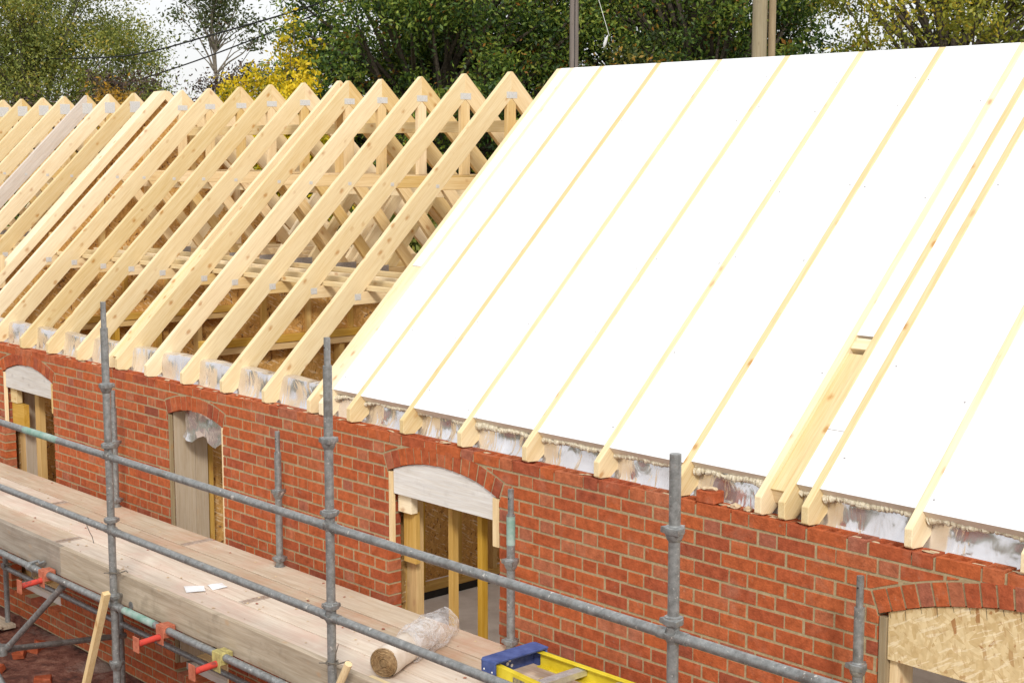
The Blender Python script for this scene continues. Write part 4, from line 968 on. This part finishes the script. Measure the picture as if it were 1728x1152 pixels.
tree('oak_tree', 'big dark green tree with dense glossy leaves behind the middle of the trusses', 'tree', -22.1, 16.6, [(0, 0, 4.3, 3.9, 3.6, 5.2), (-2.0, -1.6, 1.8, 1.6, 1.6, 3.2), (1.9, 1.7, 2.4, 2.3, 2.0, 3.6)], 620, 150000, .058, .30, 'lf_dark', trunk=.35, seed=3, group=TG, tintmix=.16)
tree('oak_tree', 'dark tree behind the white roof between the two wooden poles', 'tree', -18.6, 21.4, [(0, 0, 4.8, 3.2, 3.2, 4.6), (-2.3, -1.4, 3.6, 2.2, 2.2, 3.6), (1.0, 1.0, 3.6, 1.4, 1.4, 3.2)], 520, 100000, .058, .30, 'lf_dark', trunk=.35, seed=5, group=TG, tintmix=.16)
tree('oak_tree', 'rusty green bushy tree low between the two wooden poles', 'tree', -17.4, 18.6, [(0, 0, 2.2, 1.5, 1.5, 2.1), (-.8, -.7, 1.6, 1.0, 1.0, 2.0)], 180, 26000, .055, .24, 'lf_rust', trunk=.2, seed=15, group=TG, tintmix=.1)
tree('ash_tree', 'tall olive green tree with airy foliage at the top left corner', 'tree', -38.6, 14.6, [(0, 0, 5.2, 3.9, 3.6, 4.6), (1.6, 1.4, 3.4, 2.2, 2.0, 2.6), (-2.4, -1.8, 3.2, 3.0, 2.6, 3.6)], 420, 140000, .052, .40, 'lf_olive', 'bark', trunk=.26, seed=7, group=TG, limb=.12)
tree('birch_tree', 'thin sparse tree with a bare pale trunk against the white sky', 'tree', -30.7, 15.9, [(0, 0, 5.7, 1.3, 1.25, 1.3), (.8, .6, 4.6, .6, .6, .5)], 64, 3400, .06, .24, 'lf_birch', 'bark_pale', trunk=.11, seed=9, group=TG, limb=.45, shell=.2, k=16)
tree('maple_bush', 'bright yellow bush beside the dark tree above the trusses', 'bush', -21.8, 11.7, [(0, 0, 1.7, .85, .85, 1.9), (.6, .65, 1.8, .6, .6, 1.7), (-.55, -.5, 2.3, .4, .4, 1.5)], 140, 20000, .055, .18, 'lf_yellow', trunk=.07, seed=11, group='autumn bushes', shell=.3, tintmix=.1)
tree('maple_bush', 'sparse tall yellow shoots rising between the yellow bush and the dark tree', 'bush', -22.6, 13.0, [(0, 0, 3.6, .55, .5, 1.5)], 26, 700, .065, .16, 'lf_yellow', trunk=.06, seed=12, group='autumn bushes', shell=.3, limb=.9)
tree('maple_bush', 'orange yellow bush at the foot of the big left tree', 'bush', -28.6, 12.1, [(0, 0, 1.8, 1.0, .9, 1.8), (.7, .5, 1.5, .7, .7, 1.4)], 90, 9000, .06, .20, 'lf_orange', trunk=.07, seed=13, group='autumn bushes', shell=.3)
tree('maple_bush', 'orange brown bush at the far left edge behind the trusses', 'bush', -35.6, 10.5, [(0, 0, 1.8, 1.1, 1.0, 1.5)], 70, 4200, .08, .22, 'lf_orange', trunk=.07, seed=14, group='autumn bushes', shell=.3)
tree('lime_tree', 'yellow green tree behind the ridge at the top right', 'tree', -11.6, 20.9, [(0, 0, 5.0, 2.5, 2.4, 3.2), (-1.5, -1.2, 4.6, 1.4, 1.3, 1.9), (2.4, 1.9, 4.8, 2.6, 2.4, 3.6)], 260, 42000, .055, .27, 'lf_lime', 'bark', trunk=.2, seed=17, group=TG, limb=.4)
tree('lime_tree', 'yellow green tree at the very right edge of the view', 'tree', -7.4, 24.4, [(0, 0, 5.0, 3.2, 3.0, 4.2)], 220, 34000, .06, .3, 'lf_lime', 'bark', trunk=.2, seed=18, group=TG, limb=.4)
tree('thorn_bush', 'low dark bush behind the ridge right of the thick wooden pole', 'bush', -15.0, 21.6, [(0, 0, 2.4, 1.5, 1.4, 1.9)], 70, 5200, .08, .26, 'lf_dark', trunk=.12, seed=19, group='hedgerow bushes', limb=.9, tintmix=.2)
for i, (x, y, w_, h_, mt, lab) in enumerate(((-30.4, 13.0, 1.5, 3.2, 'lf_brown', 'brown leafless thicket under the thin tree'), (-27.6, 14.6, 1.7, 3.25, 'lf_brown', 'reddish brown thicket left of the yellow bush'),
        (-33.5, 11.9, 1.8, 2.8, 'lf_brown', 'brown thicket under the orange bush at the left'), (-25.0, 16.5, 1.8, 3.1, 'lf_brown', 'dark thicket between the yellow bush and the big dark tree'),
        (-37.0, 9.4, 2.2, 2.9, 'lf_olive', 'green hedge bush at the far left behind the trusses'), (-34.0, 17.0, 2.6, 3.2, 'lf_olive', 'green hedge bush behind the brown thickets'))):
    tree('thicket', lab, 'bush', x, y, [(0, 0, GZ+h_*.95, w_*1.15, w_*1.1, h_*.95+.2)], 150, 34000, .05, .30, mt, trunk=.08, seed=31+i, group='hedgerow bushes', shell=.35, limb=.9)
r = random.Random(77)
for i in range(9):
    x = -30.5+i*2.6; y = 9.3+i*1.25
    tree('hedge_bush', 'low hedge bush glimpsed through the trusses, '+ORD[i]+' from the left', 'bush', x, y, [(0, 0, GZ+1.7, 1.7, 1.3, 2.0)], 70, 8500, .07, .32, ['lf_dark', 'lf_olive', 'lf_brown'][i % 3], trunk=.08, seed=50+i, group='hedge bushes beyond the building', shell=.3, limb=.3)
# ------------------------------------------------------------------ poles and cables
p = thing('utility_pole', 'weathered grey wooden pole rising from the dark tree behind the ridge', 'pole', (-14.08, 13.01, GZ), 'wooden poles')
MB().tube([(-14.08, 13.01, GZ), (-14.08, 13.01, 8)], [.082, .074], 16).build('shaft', 'pole_dark', p, smooth=True)
MB().tube([(-14.0, 12.95, 3.2), (-14.0, 12.95, 7.5)], .007, 6).build('conduit', 'wire', p)
p = thing('utility_pole', 'thick pale wooden pole with a second post strapped behind, right of centre', 'pole', (-7.66, 10.11, GZ), 'wooden poles')
MB().tube([(-7.69, 10.08, GZ), (-7.69, 10.08, 8)], [.100, .094], 18).build('shaft', 'pole_wood', p, smooth=True)
MB().tube([(-7.585, 10.20, GZ), (-7.585, 10.20, 8)], [.050, .048], 12).build('rear_post', 'grey_timber', p, smooth=True)
def cable(P, rad, lab, mat='wire', name='overhead_cable', grp='overhead cables'):
    pts = []
    P = [Vector(p) for p in P]
    for i in range(len(P)-1):
        a = P[max(i-1, 0)]; b_ = P[i]; c = P[i+1]; d = P[min(i+2, len(P)-1)]
        for k in range(8):
            t = k/8; pts.append(.5*((2*b_)+(c-a)*t+(2*a-5*b_+4*c-d)*t*t+(3*b_-a-3*c+d)*t**3))
    pts.append(P[-1])
    tag(MB().tube(pts, rad, 6).build(name, mat, None, origin=tuple(P[0])), lab, 'cable', grp)
cable([(-15.5, 14, 6.2), (-19.4, 14, 5.45), (-23.53, 14, 4.944), (-27.70, 14, 4.549), (-31.41, 14, 4.262), (-35.15, 14, 4.317), (-39.84, 14, 4.556), (-46, 14, 5.1)], .020, 'upper of two black cables sagging across the sky at the left')
cable([(-15.5, 14, 6.2), (-19.3, 14, 5.40), (-23.53, 14, 4.712), (-27.86, 14, 4.044), (-31.29, 14, 3.60), (-33.73, 14, 3.281), (-40, 14, 2.6)], .017, 'lower of two black cables crossing the sky towards the left trees')
cable([(-19.6, 24, 5.45), (-18.28, 24, 4.869), (-17.40, 24, 4.511), (-16.29, 24, 4.152), (-13, 24, 3.3)], .016, 'thin cable sloping down behind the ridge right of the thick pole')
cable([(-19.6, 24, 5.62), (-18.28, 24, 5.03), (-17.40, 24, 4.65), (-16.29, 24, 4.26), (-13, 24, 3.35)], .013, 'second thin cable just above the one right of the thick pole')
sw = thing('stay_wire', 'pale stay wire with a white insulator hanging in front of the dark tree', 'wire', (-16.07, 15.8, 3.8))
MB().tube([(-16.45, 15.8, 5.2), (-16.24, 15.8, 4.71), (-15.94, 15.8, 3.99)], .005, 6).build('wire', 'plate', sw)
MB().tube([(-15.98, 15.8, 4.0), (-16.02, 15.8, 3.93), (-16.06, 15.8, 3.84), (-16.08, 15.8, 3.78)], [.01, .028, .034, .012], 10).build('insulator', 'paper', sw, smooth=True)
# nail heads and screw spots on the boards: small washers pressed into the white boards
sc = MB(); r = random.Random(44)
for i in range(len(XS)-1):
    a, b_ = XS[i]+T, XS[i+1]
    if b_-a < .2: continue
    for y in (.16, .55, 1.0, 1.45, 1.9, 2.15):
        for x in (a+.03, b_-.03):
            if r.random() < .35: continue
            yy = y+r.uniform(-.08, .08); x_ = x+r.uniform(-.01, .01); z = zt(yy)-.0035
            sc.add([(x_-.005, yy-.003, z-.002), (x_+.005, yy-.003, z-.002), (x_+.006, yy+.003, z+.004), (x_-.004, yy+.003, z+.004)], [(0, 1, 2, 3)])
tag(sc.build('nail_marks', 'plate_dark', None, origin=(-3, .1, .3)), 'small nail marks dotted over the white insulation boards', 'nails', kind='stuff')
st_o = st.build('mortar_drips', 'dark', None, origin=(1.1, .01, -.2)); tag(st_o, 'thin dark drip lines down the top edge of the OSB sheet', 'stain', kind='stuff')
for x, z in ((1.37, -.215), (1.415, -.33), (1.22, -.325)):
    pass
